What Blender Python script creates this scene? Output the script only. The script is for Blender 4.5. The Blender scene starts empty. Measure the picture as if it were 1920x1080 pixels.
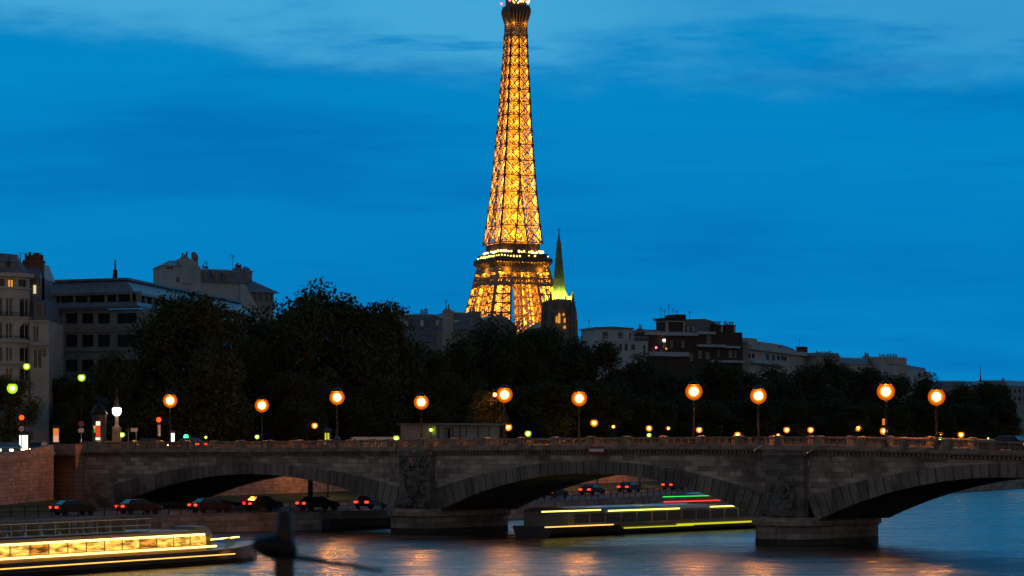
import bpy, bmesh, math, random
from mathutils import Vector, Matrix
R = math.radians
rnd = random.Random(7)
scene = bpy.context.scene
COL = scene.collection
F, HY, CX, EYE = 4780.0, 826.0, 960.0, 9.0      # focal length in photo pixels, horizon row, centre column, eye height

# ------------------------------------------------------------------ camera
cam_d = bpy.data.cameras.new('camera'); cam = bpy.data.objects.new('camera', cam_d); COL.objects.link(cam)
cam.location = (0, 0, EYE); cam.rotation_euler = (R(90), 0, 0)
cam_d.sensor_width = 36; cam_d.lens = F / 1920 * 36; cam_d.shift_y = (HY - 540) / 1920
cam_d.clip_start = 0.5; cam_d.clip_end = 30000
cam_d.dof.use_dof = True; cam_d.dof.focus_distance = 240; cam_d.dof.aperture_fstop = 2.8
scene.camera = cam
scene.view_settings.view_transform = 'Standard'; scene.view_settings.look = 'None'
scene.view_settings.exposure = 0; scene.view_settings.gamma = 1
scene.cycles.use_denoising = True
scene.cycles.max_bounces = 6; scene.cycles.glossy_bounces = 3; scene.cycles.transparent_max_bounces = 12
scene.cycles.caustics_reflective = False; scene.cycles.caustics_refractive = False

# ------------------------------------------------------------------ node helpers
class NT:
    def __init__(s, tree): s.t = tree; s.n = tree.nodes; s.l = tree.links; s.n.clear()
    def new(s, typ, **kw):
        n = s.n.new(typ)
        for k, v in kw.items(): setattr(n, k, v)
        return n
    def put(s, sock, v):
        if isinstance(v, bpy.types.NodeSocket): s.l.new(v, sock)
        elif isinstance(v, (tuple, list)) and len(v) == 3 and sock.type == 'RGBA': sock.default_value = (*v, 1)
        else: sock.default_value = v
    def math(s, op, a, b=None, c=None, clamp=False):
        n = s.new('ShaderNodeMath', operation=op, use_clamp=clamp); s.put(n.inputs[0], a)
        if b is not None: s.put(n.inputs[1], b)
        if c is not None: s.put(n.inputs[2], c)
        return n.outputs[0]
    def mix(s, f, a, b):
        n = s.new('ShaderNodeMix', data_type='RGBA'); s.put(n.inputs[0], f); s.put(n.inputs[6], a); s.put(n.inputs[7], b)
        return n.outputs[2]
    def smooth(s, v, lo, hi):
        n = s.new('ShaderNodeMapRange', interpolation_type='SMOOTHSTEP'); s.put(n.inputs[0], v); s.put(n.inputs[1], lo); s.put(n.inputs[2], hi)
        return n.outputs[0]
    def noise(s, vec, scale, detail=3, rough=.5):
        n = s.new('ShaderNodeTexNoise'); s.put(n.inputs['Vector'], vec); n.inputs['Scale'].default_value = scale
        n.inputs['Detail'].default_value = detail; n.inputs['Roughness'].default_value = rough
        return n.outputs[0]
    def mapping(s, vec, scale=(1, 1, 1), rot=(0, 0, 0), loc=(0, 0, 0)):
        n = s.new('ShaderNodeMapping'); s.put(n.inputs[0], vec); n.inputs['Scale'].default_value = scale
        n.inputs['Rotation'].default_value = rot; n.inputs['Location'].default_value = loc
        return n.outputs[0]

# ------------------------------------------------------------------ world: dusk sky, brightest in the west (+Y), dim city-lit east behind the camera
W = bpy.data.worlds.new('World'); scene.world = W; W.use_nodes = True
t = NT(W.node_tree)
tc = t.new('ShaderNodeTexCoord').outputs['Generated']
sx = t.new('ShaderNodeSeparateXYZ'); t.l.new(tc, sx.inputs[0]); X, Y, Z = sx.outputs
ay = t.math('MAXIMUM', t.math('ABSOLUTE', Y), .05)
u = t.math('DIVIDE', X, ay); v = t.math('DIVIDE', Z, ay)            # direction of the sky as slopes
cv = t.new('ShaderNodeCombineXYZ'); t.put(cv.inputs[0], u); t.put(cv.inputs[1], v); cvec = cv.outputs[0]
streak = t.noise(t.mapping(cvec, (2.6, 19, 1), (0, 0, R(-4))), 2.4, 6, .55)
fine = t.noise(t.mapping(cvec, (6, 22, 1), (0, 0, R(5)), (3, 1, 0)), 2.2, 7, .62)
edge = t.math('ADD', .1405, t.math('MULTIPLY', t.math('MAXIMUM', t.math('SUBTRACT', -.02, u), 0), .13))
edge = t.math('ADD', edge, t.math('MULTIPLY', t.math('SUBTRACT', fine, .5), .036))
cloud = t.smooth(t.math('SUBTRACT', v, edge), -.006, .012)
cloud = t.math('MULTIPLY', cloud, t.math('SUBTRACT', 1, t.math('MULTIPLY', t.smooth(u, .0, .09), .38)))
cloud = t.math('MULTIPLY', cloud, t.smooth(t.noise(t.mapping(cvec, (3.2, 14, 1), (0, 0, R(-8)), (5, 7, 0)), 2.6, 6, .62), .26, .56))
wisp = t.math('MULTIPLY', t.smooth(streak, .5, .78), .30)
base = t.mix(t.smooth(v, .0, .17), (.0002, .187, .510), (.0002, .232, .560))
base = t.mix(t.math('MULTIPLY', t.smooth(streak, .5, .3), .55), base, (.0002, .150, .462))
broad = t.noise(t.mapping(cvec, (1.5, 13, 1), (0, 0, R(-9)), (8, 2, 0)), 1.9, 5, .58)
base = t.mix(t.math('MULTIPLY', t.smooth(broad, .48, .70), .75), base, (.0015, .262, .585))
base = t.mix(t.math('MULTIPLY', t.smooth(broad, .46, .30), .6), base, (.0002, .142, .435))
base = t.mix(wisp, base, (.002, .265, .60))
low = t.math('MULTIPLY', t.math('MULTIPLY', t.smooth(v, .03, .06), t.smooth(v, .115, .07)), t.smooth(u, -.02, -.16))
base = t.mix(t.math('MULTIPLY', low, .45), base, (.001, .235, .56))
strk = t.smooth(t.noise(t.mapping(cvec, (5, 46, 1), (0, 0, R(3)), (2, 3, 0)), 1.6, 5, .55), .54, .64)
strk = t.math('MULTIPLY', strk, t.math('MULTIPLY', t.smooth(v, .148, .152), t.smooth(v, .168, .162)))
cloud = t.math('MULTIPLY', cloud, t.math('SUBTRACT', 1, t.math('MULTIPLY', strk, .8)))
sky = t.mix(t.math('MULTIPLY', cloud, .94), base, (.060, .385, .68))
nish = t.new('ShaderNodeTexSky', sky_type='NISHITA', sun_disc=False, sun_elevation=R(1.0), sun_rotation=R(0))
west = t.smooth(Y, .25, .9); hi = t.smooth(Z, .32, .9)
sky = t.mix(hi, sky, (.016, .085, .21))
east = t.mix(t.smooth(Z, .0, .55), (.255, .226, .205), (.055, .100, .165))
tot = t.mix(west, east, sky)
add = t.new('ShaderNodeMix', data_type='RGBA', blend_type='ADD'); add.inputs[0].default_value = .00004
t.put(add.inputs[6], tot); t.put(add.inputs[7], nish.outputs[0])
bg = t.new('ShaderNodeBackground'); t.put(bg.inputs[0], add.outputs[2]); bg.inputs[1].default_value = 1.0
out = t.new('ShaderNodeOutputWorld'); t.l.new(bg.outputs[0], out.inputs[0])

sun_d = bpy.data.lights.new('sun', 'SUN'); sun_d.energy = .015; sun_d.angle = R(20); sun_d.color = (1, .85, .7)
sun = bpy.data.objects.new('sun', sun_d); COL.objects.link(sun); sun.rotation_euler = (R(-80), 0, 0)

# ------------------------------------------------------------------ materials
MATS = {}
def mat_plain(name, col, rough=.7, metal=0, var=.25, scale=1.2, spec=.3, bump=0):
    m = bpy.data.materials.new(name); m.use_nodes = True; t = NT(m.node_tree)
    tc = t.new('ShaderNodeTexCoord').outputs['Object']
    n = t.noise(tc, scale, 5, .6)
    dark = tuple(c * (1 - var) for c in col); lite = tuple(min(1, c * (1 + var)) for c in col)
    c = t.mix(t.smooth(n, .3, .7), dark, lite)
    b = t.new('ShaderNodeBsdfPrincipled'); t.put(b.inputs['Base Color'], c)
    b.inputs['Roughness'].default_value = rough; b.inputs['Metallic'].default_value = metal; b.inputs['Specular IOR Level'].default_value = spec
    if bump:
        bn = t.new('ShaderNodeBump'); bn.inputs['Strength'].default_value = bump; t.put(bn.inputs['Height'], t.noise(tc, scale * 6, 4)); t.put(b.inputs['Normal'], bn.outputs[0])
    o = t.new('ShaderNodeOutputMaterial'); t.l.new(b.outputs[0], o.inputs[0]); MATS[name] = m; return m
def mat_stone(name, col, bw=1.4, bh=.45, mortar=.02, var=.35, stain=.55, sc=1.0):
    """coursed ashlar on any upright face: courses along Z, stones along X+Y, weather stains of their own shape"""
    m = bpy.data.materials.new(name); m.use_nodes = True; t = NT(m.node_tree)
    tc = t.new('ShaderNodeTexCoord').outputs['Object']
    s = t.new('ShaderNodeSeparateXYZ'); t.l.new(tc, s.inputs[0])
    cb = t.new('ShaderNodeCombineXYZ'); t.put(cb.inputs[0], t.math('ADD', s.outputs[0], s.outputs[1])); t.put(cb.inputs[1], s.outputs[2])
    br = t.new('ShaderNodeTexBrick'); t.l.new(cb.outputs[0], br.inputs['Vector'])
    br.inputs['Scale'].default_value = 1; br.inputs['Brick Width'].default_value = bw; br.inputs['Row Height'].default_value = bh
    br.inputs['Mortar Size'].default_value = mortar; br.inputs['Mortar Smooth'].default_value = .3
    t.put(br.inputs['Color1'], tuple(c * (1 - var) for c in col)); t.put(br.inputs['Color2'], tuple(c * (1 + var * .8) for c in col)); t.put(br.inputs['Mortar'], tuple(c * .45 for c in col))
    big = t.noise(tc, .22 * sc, 6, .65)
    c = t.mix(t.math('MULTIPLY', t.smooth(big, .46, .64), stain), br.outputs[0], tuple(x * .22 for x in col))
    drip = t.noise(t.mapping(tc, (1.1, 1.1, .18)), 1.0 * sc, 5, .6)
    c = t.mix(t.math('MULTIPLY', t.smooth(drip, .55, .72), .5), c, tuple(x * .3 for x in col))
    pale = t.noise(t.mapping(tc, (1, 1, .5), (0, 0, 0), (9, 4, 2)), .7 * sc, 5, .6)
    c = t.mix(t.math('MULTIPLY', t.smooth(pale, .6, .78), .55), c, tuple(min(1, x * 1.7) for x in col))
    b = t.new('ShaderNodeBsdfPrincipled'); t.put(b.inputs['Base Color'], c); b.inputs['Roughness'].default_value = .85; b.inputs['Specular IOR Level'].default_value = .2
    bn = t.new('ShaderNodeBump'); bn.inputs['Strength'].default_value = .5; bn.inputs['Distance'].default_value = .05
    t.put(bn.inputs['Height'], t.math('ADD', t.math('MULTIPLY', br.outputs[1], -1), t.noise(tc, 4, 5))); t.put(b.inputs['Normal'], bn.outputs[0])
    o = t.new('ShaderNodeOutputMaterial'); t.l.new(b.outputs[0], o.inputs[0]); MATS[name] = m; return m
def mat_emit(name, col, strength):
    m = bpy.data.materials.new(name); m.use_nodes = True; t = NT(m.node_tree)
    e = t.new('ShaderNodeEmission'); t.put(e.inputs[0], col); e.inputs[1].default_value = strength
    o = t.new('ShaderNodeOutputMaterial'); t.l.new(e.outputs[0], o.inputs[0]); MATS[name] = m; return m
def mat_halo(name, col, strength, alpha):
    """translucent glowing lantern globe, swollen to draw the halo around its bulb"""
    m = bpy.data.materials.new(name); m.use_nodes = True; t = NT(m.node_tree)
    e = t.new('ShaderNodeEmission'); t.put(e.inputs[0], col); e.inputs[1].default_value = strength
    tr = t.new('ShaderNodeBsdfTransparent'); mx = t.new('ShaderNodeMixShader'); mx.inputs[0].default_value = alpha
    t.l.new(tr.outputs[0], mx.inputs[1]); t.l.new(e.outputs[0], mx.inputs[2])
    o = t.new('ShaderNodeOutputMaterial'); t.l.new(mx.outputs[0], o.inputs[0]); MATS[name] = m; return m
def mat_room(name, col, lo, hi):
    """lit interior behind glass: uneven lamps, tables and guests"""
    m = bpy.data.materials.new(name); m.use_nodes = True; t = NT(m.node_tree)
    tc = t.new('ShaderNodeTexCoord').outputs['Object']
    n = t.noise(t.mapping(tc, (.55, .55, 2.6)), 1.4, 4, .6); f = t.smooth(n, .36, .66)
    e = t.new('ShaderNodeEmission'); t.put(e.inputs[0], col); t.put(e.inputs[1], t.math('ADD', lo, t.math('MULTIPLY', f, hi - lo)))
    o = t.new('ShaderNodeOutputMaterial'); t.l.new(e.outputs[0], o.inputs[0]); MATS[name] = m; return m
def mat_leaf(name, col, var=.5):
    m = bpy.data.materials.new(name); m.use_nodes = True; t = NT(m.node_tree)
    g = t.new('ShaderNodeNewGeometry'); oi = t.new('ShaderNodeObjectInfo')
    tc = t.new('ShaderNodeTexCoord').outputs['Object']
    n = t.noise(tc, .35, 4, .6)
    f = t.math('ADD', t.math('MULTIPLY', g.outputs['Random Per Island'], .5), t.math('MULTIPLY', n, .5))
    c = t.mix(f, tuple(c * (1 - var) for c in col), tuple(c * (1 + var) for c in col))
    c = t.mix(t.math('MULTIPLY', oi.outputs['Random'], .4), c, tuple((c_ * .6) for c_ in col))
    b = t.new('ShaderNodeBsdfPrincipled'); t.put(b.inputs['Base Color'], c); b.inputs['Roughness'].default_value = .75; b.inputs['Specular IOR Level'].default_value = .1
    o = t.new('ShaderNodeOutputMaterial'); t.l.new(b.outputs[0], o.inputs[0]); MATS[name] = m; return m

mat_stone('bridge_stone', (.47, .365, .29), var=.45, stain=.75)
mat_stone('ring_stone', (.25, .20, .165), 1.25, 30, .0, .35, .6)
mat_stone('wet_stone', (.075, .07, .05), 1.8, .55, .03)
mat_stone('pier_stone', (.33, .26, .21), 1.8, .55, .03)
mat_stone('quay_stone', (.38, .27, .23), 1.0, .38, .02, .3, .3)
mat_stone('block_stone', (.50, .29, .21), 1.6, .5, .03, .15, .15)
mat_stone('pilaster_stone', (.235, .19, .16), 1.4, .5)
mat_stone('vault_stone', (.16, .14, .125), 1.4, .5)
mat_plain('trim_stone', (.27, .205, .16), .85, 0, .40, 1.1, bump=.3)
mat_plain('carved_stone', (.13, .115, .10), .9, 0, .45, 3.0, bump=.5)
mat_plain('facade_cream', (.35, .385, .385), .85, 0, .14, .35)
mat_plain('facade_office', (.205, .22, .215), .85, 0, .15, .3)
mat_plain('facade_white', (.36, .40, .43), .85, 0, .12, .3)
mat_plain('facade_grey', (.22, .22, .22), .85, 0, .2, .3)
mat_plain('facade_warm', (.36, .335, .30), .85, 0, .15, .3)
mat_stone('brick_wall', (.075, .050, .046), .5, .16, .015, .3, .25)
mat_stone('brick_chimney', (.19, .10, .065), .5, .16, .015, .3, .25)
mat_plain('slate', (.10, .118, .145), .45, 0, .3, 1.5, .5)
mat_plain('zinc', (.13, .145, .16), .4, .3, .2, .7, .5)
mat_plain('dark_iron', (.018, .017, .016), .5, .6, .2, 2)
mat_plain('tower_iron', (.30, .20, .115), .55, .0, .1, .3)
mat_plain('tower_dark', (.10, .07, .05), .6, 0, .2, .4)
mat_plain('glass_dark', (.012, .016, .020), .12, 0, .2, .3, .6)
mat_plain('frame_white', (.55, .53, .50), .6, 0, .1, 1)
mat_plain('frame_dark', (.04, .04, .045), .5, 0, .1, 1)
mat_plain('asphalt', (.045, .045, .047), .8, 0, .25, .6)
mat_plain('pavement', (.16, .15, .14), .85, 0, .2, .5)
mat_plain('grass', (.035, .055, .018), .95, 0, .4, .8)
mat_plain('soil', (.05, .045, .036), .95, 0, .4, .3)
mat_plain('bark', (.05, .04, .03), .95, 0, .4, 2)
mat_plain('hull_dark', (.035, .035, .04), .35, 0, .25, .4, .5)
mat_plain('hull_grey', (.16, .13, .11), .35, 0, .2, .4, .5)
mat_plain('boat_wood', (.30, .17, .08), .5, 0, .2, .6)
mat_plain('car_black', (.010, .010, .011), .5, .0, .1, 1, .25)
mat_plain('car_dark_red', (.03, .010, .009), .45, .0, .1, 1, .3)
mat_plain('car_grey', (.10, .10, .11), .3, .4, .1, 1, .6)
mat_plain('car_white', (.6, .6, .6), .35, 0, .06, 1, .5)
mat_plain('tyre', (.015, .015, .015), .9)
mat_plain('steel', (.30, .30, .30), .35, .8, .1, 1)
mat_plain('white_paint', (.75, .74, .72), .5, 0, .06, 1)
mat_plain('red_paint', (.42, .022, .02), .5, 0, .08, 1)
mat_plain('blue_paint', (.10, .13, .35), .5, 0, .08, 1)
mat_plain('orange_paint', (.65, .22, .05), .5, 0, .08, 1)
mat_plain('copper_green', (.11, .16, .11), .6, 0, .3, .5)
mat_plain('church_stone', (.16, .145, .125), .9, 0, .3, .35)
mat_plain('skin', (.45, .28, .2), .6, 0, .05, 1)
mat_plain('cloth_white', (.65, .62, .55), .9, 0, .06, 3)
mat_plain('cloth_dark', (.05, .02, .02), .9, 0, .1, 3)
mat_plain('hair', (.03, .02, .015), .7, 0, .1, 8)
mat_plain('bronze', (.055, .035, .022), .45, .5, .3, 6)
mat_leaf('leaf_dark', (.050, .066, .030))
mat_leaf('leaf_mid', (.085, .095, .035))
ORANGE, AMBER, YGREEN = (1, .30, .02), (1, .52, .12), (.62, 1, .06)
mat_emit('bulb_orange', (1, .32, .04), 1250)
mat_halo('halo_orange', (1, .15, .003), 1.0, .42); mat_halo('halo_core', (1, .40, .02), 2.2, .55)
mat_emit('bulb_small', (1, .40, .05), 40)
mat_halo('halo_small', (1, .22, .006), 1.7, .45)
mat_emit('bulb_green', (.80, 1, .12), 26)
mat_halo('halo_green', (.5, .85, .01), 1.5, .45)
mat_emit('bulb_white', (1, .97, .8), 3.2)
mat_emit('panel_white', (.9, 1, .78), 2.2)
mat_emit('panel_orange', (1, .30, .03), .75)
mat_emit('panel_pink', (.9, .42, .27), .85)
mat_emit('sig_red', (1, .03, .004), 6)
mat_emit('sig_core', (1, .35, .05), 8)
mat_emit('sig_green', (.03, .9, .22), 6)
mat_emit('tail_red', (1, .03, .012), 4.5)
mat_emit('head_lamp', (1, .80, .42), 22)
mat_emit('window_amber', (1, .42, .06), .75)
mat_emit('window_pale', (1, .80, .42), .8)
mat_emit('poster_red', (.85, .06, .02), .9)
mat_emit('poster_white', (1, .9, .65), 1.1)
mat_emit('poster_green', (.02, .6, .1), .9)
mat_room('boat_glow', (1, .50, .08), .35, 2.2)
mat_room('boat_glow_soft', (1, .38, .05), .12, 1.1)
mat_emit('trail_gold', (1, .66, .16), 4.0)
mat_emit('trail_yellow', (.95, .95, .16), 2.2)
mat_emit('trail_orange', (1, .50, .10), 1.8)
mat_emit('trail_green', (.05, .8, .12), 1.3)
mat_emit('trail_red', (1, .05, .05), 1.3)
mat_emit('glow_olive', (.75, .72, .03), .9)
mat_emit('spark_gold', (1, .72, .15), 4)
mat_emit('spark_pink', (1, .25, .3), 2.2)
mat_emit('spark_white', (.9, 1, .85), 3)

def mat_water():
    m = bpy.data.materials.new('river_water'); m.use_nodes = True; t = NT(m.node_tree)
    tc = t.new('ShaderNodeTexCoord').outputs['Object']
    v = t.mapping(tc, (1, 1, 1), (0, 0, R(40)))
    n1 = t.noise(t.mapping(v, (.5, .16, 1)), 1.0, 3, .5)
    n2 = t.noise(t.mapping(v, (.10, .045, 1), (0, 0, R(15))), 1.0, 3, .55)
    n3 = t.noise(t.mapping(tc, (.05, .20, 1), (0, 0, R(-4)), (3, 8, 0)), 1.0, 4, .6)
    n4 = t.noise(t.mapping(tc, (.16, .55, 1), (0, 0, R(7)), (1, 5, 0)), 1.0, 3, .6)
    h = t.math('ADD', t.math('ADD', t.math('MULTIPLY', n1, .12), t.math('MULTIPLY', n4, .20)), t.math('ADD', t.math('MULTIPLY', n2, .6), t.math('MULTIPLY', n3, .75)))
    bn = t.new('ShaderNodeBump'); bn.inputs['Strength'].default_value = 1; bn.inputs['Distance'].default_value = .95; t.put(bn.inputs['Height'], h)
    b = t.new('ShaderNodeBsdfPrincipled'); t.put(b.inputs['Base Color'], (.006, .010, .013))
    t.put(b.inputs['Roughness'], t.math('ADD', .225, t.math('MULTIPLY', t.smooth(n3, .35, .7), .12)))
    b.inputs['IOR'].default_value = 1.33; b.inputs['Specular IOR Level'].default_value = .75
    t.put(b.inputs['Normal'], bn.outputs[0])
    o = t.new('ShaderNodeOutputMaterial'); t.l.new(b.outputs[0], o.inputs[0]); MATS['water'] = m
mat_water()

# ------------------------------------------------------------------ mesh builder
class MB:
    def __init__(s): s.v = []; s.f = []
    def _add(s, vs, fs):
        o = len(s.v); s.v += [tuple(p) for p in vs]; s.f += [tuple(i + o for i in f) for f in fs]; return s
    def quad(s, a, b, c, d): return s._add([a, b, c, d], [(0, 1, 2, 3)])
    def hexa(s, p):  # 8 points: bottom 0-3 ccw, top 4-7
        return s._add(p, [(3, 2, 1, 0), (4, 5, 6, 7), (0, 1, 5, 4), (1, 2, 6, 5), (2, 3, 7, 6), (3, 0, 4, 7)])
    def box(s, x0, x1, y0, y1, z0, z1):
        return s.hexa([(x0, y0, z0), (x1, y0, z0), (x1, y1, z0), (x0, y1, z0), (x0, y0, z1), (x1, y0, z1), (x1, y1, z1), (x0, y1, z1)])
    def frustum(s, b0, b1, z0, z1):  # rects (x0,x1,y0,y1) at z0 and z1
        def r(b, z): return [(b[0], b[2], z), (b[1], b[2], z), (b[1], b[3], z), (b[0], b[3], z)]
        return s.hexa(r(b0, z0) + r(b1, z1))
    def beam(s, p, q, w, h=None):
        p, q = Vector(p), Vector(q); d = q - p
        if d.length < 1e-6: return s
        d.normalize(); h = h or w
        up = Vector((0, 0, 1)) if abs(d.z) < .95 else Vector((0, 1, 0))
        a = d.cross(up).normalized() * w / 2; b = d.cross(a).normalized() * h / 2
        return s.hexa([p - a - b, p + a - b, p + a + b, p - a + b, q - a - b, q + a - b, q + a + b, q - a + b])
    def tube(s, pts, r, n=8):
        pts = [Vector(p) for p in pts]; rs = r if isinstance(r, (list, tuple)) else [r] * len(pts); o = len(s.v)
        for i, p in enumerate(pts):
            d = (pts[min(i + 1, len(pts) - 1)] - pts[max(i - 1, 0)]).normalized()
            up = Vector((0, 0, 1)) if abs(d.z) < .95 else Vector((0, 1, 0))
            a = d.cross(up).normalized(); b = a.cross(d).normalized()
            for k in range(n):
                th = 2 * math.pi * k / n; s.v.append(tuple(p + (a * math.cos(th) + b * math.sin(th)) * rs[i]))
        for i in range(len(pts) - 1):
            for k in range(n): s.f.append((o + i * n + k, o + i * n + (k + 1) % n, o + (i + 1) * n + (k + 1) % n, o + (i + 1) * n + k))
        s.f.append(tuple(o + k for k in range(n))[::-1]); s.f.append(tuple(o + (len(pts) - 1) * n + k for k in range(n))); return s
    def lathe(s, prof, n=16, c=(0, 0, 0), sx=1, sy=1):
        o = len(s.v)
        for r, z in prof:
            for k in range(n):
                th = 2 * math.pi * k / n; s.v.append((c[0] + r * sx * math.cos(th), c[1] + r * sy * math.sin(th), c[2] + z))
        m = len(prof)
        for i in range(m - 1):
            for k in range(n): s.f.append((o + i * n + k, o + i * n + (k + 1) % n, o + (i + 1) * n + (k + 1) % n, o + (i + 1) * n + k))
        if prof[0][0] > 1e-4: s.f.append(tuple(o + k for k in range(n))[::-1])
        if prof[-1][0] > 1e-4: s.f.append(tuple(o + (m - 1) * n + k for k in range(n)))
        return s
    def ball(s, c, r, n=12, sx=1, sy=1, sz=1):
        m = max(5, n // 2); prof = [(max(1e-5, r * math.sin(math.pi * i / m)), -r * sz * math.cos(math.pi * i / m)) for i in range(m + 1)]
        return s.lathe(prof, n, c, sx, sy)
    def prism(s, poly, y0, y1):  # (x, z) outline extruded along y
        n = len(poly); vs = [(x, y0, z) for x, z in poly] + [(x, y1, z) for x, z in poly]
        fs = [tuple(range(n)), tuple(range(2 * n - 1, n - 1, -1))] + [((i + 1) % n, i, n + i, n + (i + 1) % n) for i in range(n)]
        return s._add(vs, fs)
    def plan(s, poly, z0, z1, poly2=None):  # (x, y) outline from z0 up to z1
        p2 = poly2 or poly; n = len(poly)
        vs = [(x, y, z0) for x, y in poly] + [(x, y, z1) for x, y in p2]
        fs = [tuple(range(n - 1, -1, -1)), tuple(range(n, 2 * n))] + [(i, (i + 1) % n, n + (i + 1) % n, n + i) for i in range(n)]
        return s._add(vs, fs)
    def mesh(s, name, mat, smooth=False):
        me = bpy.data.meshes.new(name); me.from_pydata(s.v, [], s.f); me.update()
        bm = bmesh.new(); bm.from_mesh(me); bmesh.ops.recalc_face_normals(bm, faces=bm.faces); bm.to_mesh(me); bm.free()
        me.materials.append(MATS[mat])
        if smooth:
            for p in me.polygons: p.use_smooth = True
        return me
    def build(s, name, mat, parent=None, smooth=False, loc=None):
        o = bpy.data.objects.new(name, s.mesh(name, mat, smooth)); COL.objects.link(o)
        if parent: o.parent = parent
        if loc: o.location = loc
        return o

def tag(o, label=None, cat=None, group=None, kind=None):
    if label: o['label'] = label
    if cat: o['category'] = cat
    if group: o['group'] = group
    if kind: o['kind'] = kind
    return o
def thing(name, label, cat, loc=(0, 0, 0), rz=0, group=None):
    o = bpy.data.objects.new(name, None); COL.objects.link(o); o.empty_display_size = .3
    o.location = loc; o.rotation_euler = (0, 0, rz); return tag(o, label, cat, group)
def light_child(name, parent, loc, col, power, size=.5):
    d = bpy.data.lights.new(name, 'POINT'); d.color = col; d.energy = power; d.shadow_soft_size = size
    o = bpy.data.objects.new(name, d); COL.objects.link(o); o.parent = parent; o.location = loc; return o
def kids(o): return [c for c in bpy.data.objects if c.parent == o]
def dup(o, loc, rz=None, label=None, scale=None):
    r = o.copy(); COL.objects.link(r); r.location = loc
    if rz is not None: r.rotation_euler = (0, 0, rz)
    if scale: r.scale = scale
    if label: r['label'] = label
    for ch in kids(o):
        c = ch.copy(); COL.objects.link(c); c.parent = r
        for g in kids(ch):
            k = g.copy(); COL.objects.link(k); k.parent = c
    return r

def PX(x, d): return (x - CX) / F * d            # photo column at distance d -> X
def PZ(y, d): return EYE + (HY - y) / F * d      # photo row at distance d -> Z
def lerp(pts, x):
    if x <= pts[0][0]: return pts[0][1]
    for (a, p), (b, q) in zip(pts, pts[1:]):
        if x <= b: return p + (q - p) * (x - a) / (b - a)
    return pts[-1][1]

# ------------------------------------------------------------------ plan of the place
BWID = 11.8                                       # width of the bridge
GZ, QZ = 7.35, 1.8                                # street level, lower quay level
UX, UY = .7671, -.6416                            # bridge axis; depth axis is (.6416, .7671)
P0 = (-8.78, 247.0)
def BW(s, t=0): return (P0[0] + UX * s - UY * t, P0[1] + UY * s + UX * t)
def SPX(x, t=0):                                  # photo column -> s along the bridge line at depth t
    k = (x - CX) / F; X0, Y0 = P0[0] - UY * t, P0[1] + UX * t
    return (k * Y0 - X0) / (UX - UY * k)
def DB(s, t=0): return P0[1] + UY * s + UX * t
Q = [(-190, 120), (-47.4, 236), (-14.2, 261), (0, 292), (18, 330), (45, 385), (71, 430), (100, 490), (160, 600), (300, 820), (900, 1700)]
WU = [(-120, 60), (-62, 190), (-49.9, 247), (-49.2, 262), (-49.0, 272.5), (-50.25, 279.6)]
WD = [BW(-44.6, BWID - .1), (-22, 316), (0, 350), (18, 387), (45, 440), (75, 500), (110, 570), (190, 700), (340, 900), (960, 1760)]
WPX = [(CX + x / y * F, y) for x, y in WD]
def WDIST(x): return lerp(WPX, x)                 # distance of the quay wall line in a photo column

def sheet(name, poly, z, mat):
    bm = bmesh.new(); vs = [bm.verts.new((x, y, z)) for x, y in poly]; f = bm.faces.new(vs)
    bmesh.ops.triangulate(bm, faces=[f]); bmesh.ops.recalc_face_normals(bm, faces=bm.faces)
    if sum(f.normal.z for f in bm.faces) < 0: bmesh.ops.reverse_faces(bm, faces=bm.faces)
    me = bpy.data.meshes.new(name); bm.to_mesh(me); bm.free(); me.materials.append(MATS[mat])
    o = bpy.data.objects.new(name, me); COL.objects.link(o); return tag(o, kind='structure')
sheet('ground', WU + [BW(-53, .4), BW(-50, .6), BW(-50, BWID - 1)] + WD + [(3000, 9000), (-6000, 9000), (-6000, 60)], GZ, 'soil')
sheet('quayside', Q + WD[::-1] + [BW(-44.5, 0), BW(-50, 0)] + WU[::-1], QZ, 'asphalt')
wa = MB(); wa.quad((-900, -80, 0), (1800, -80, 0), (1800, 2600, 0), (-900, 2600, 0)); tag(wa.build('river', 'water'), kind='structure')
# grass bank at the foot of the wall
def offs(line, a):
    r = []
    for i, p in enumerate(line):
        q0, q1 = line[max(i - 1, 0)], line[min(i + 1, len(line) - 1)]; dx, dy = q1[0] - q0[0], q1[1] - q0[1]; L = math.hypot(dx, dy)
        r.append((p[0] + dy / L * a, p[1] - dx / L * a))
    return r
def bank(name, line, w):
    m = MB(); o2 = offs(line, w)
    for i in range(len(line) - 1):
        m.quad((*line[i], QZ + .9), (*line[i + 1], QZ + .9), (*o2[i + 1], QZ + .01), (*o2[i], QZ + .01))
    tag(m.build(name, 'grass'), kind='structure')
bank('grass_bank', WD[:6], 9); bank('grass_verge', WU[1:], 4.5)
# a street on the upper bank beside the plaza
m = MB(); m.plan([(-49, 276), (-47.5, 300), (-75, 300), (-140, 250), (-140, 200), (-66, 205)], GZ + .004, GZ + .01); tag(m.build('street', 'asphalt'), kind='structure')

def strip_wall(line, z0, z1, th, m, side=1):
    o2 = offs(line, -th * side)
    for i in range(len(line) - 1):
        a, b, c, d = line[i], line[i + 1], o2[i + 1], o2[i]
        z0f = z0 if callable(z0) else (lambda k: z0); z1f = z1 if callable(z1) else (lambda k: z1)
        m.hexa([(*a, z0f(i)), (*b, z0f(i + 1)), (*c, z0f(i + 1)), (*d, z0f(i)), (*a, z1f(i)), (*b, z1f(i + 1)), (*c, z1f(i + 1)), (*d, z1f(i))])
    return m
def dens(line, step):
    r = [line[0]]
    for a, b in zip(line, line[1:]):
        n = max(1, int(math.hypot(b[0] - a[0], b[1] - a[1]) / step))
        r += [(a[0] + (b[0] - a[0]) * k / n, a[1] + (b[1] - a[1]) * k / n) for k in range(1, n + 1)]
    return r

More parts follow.
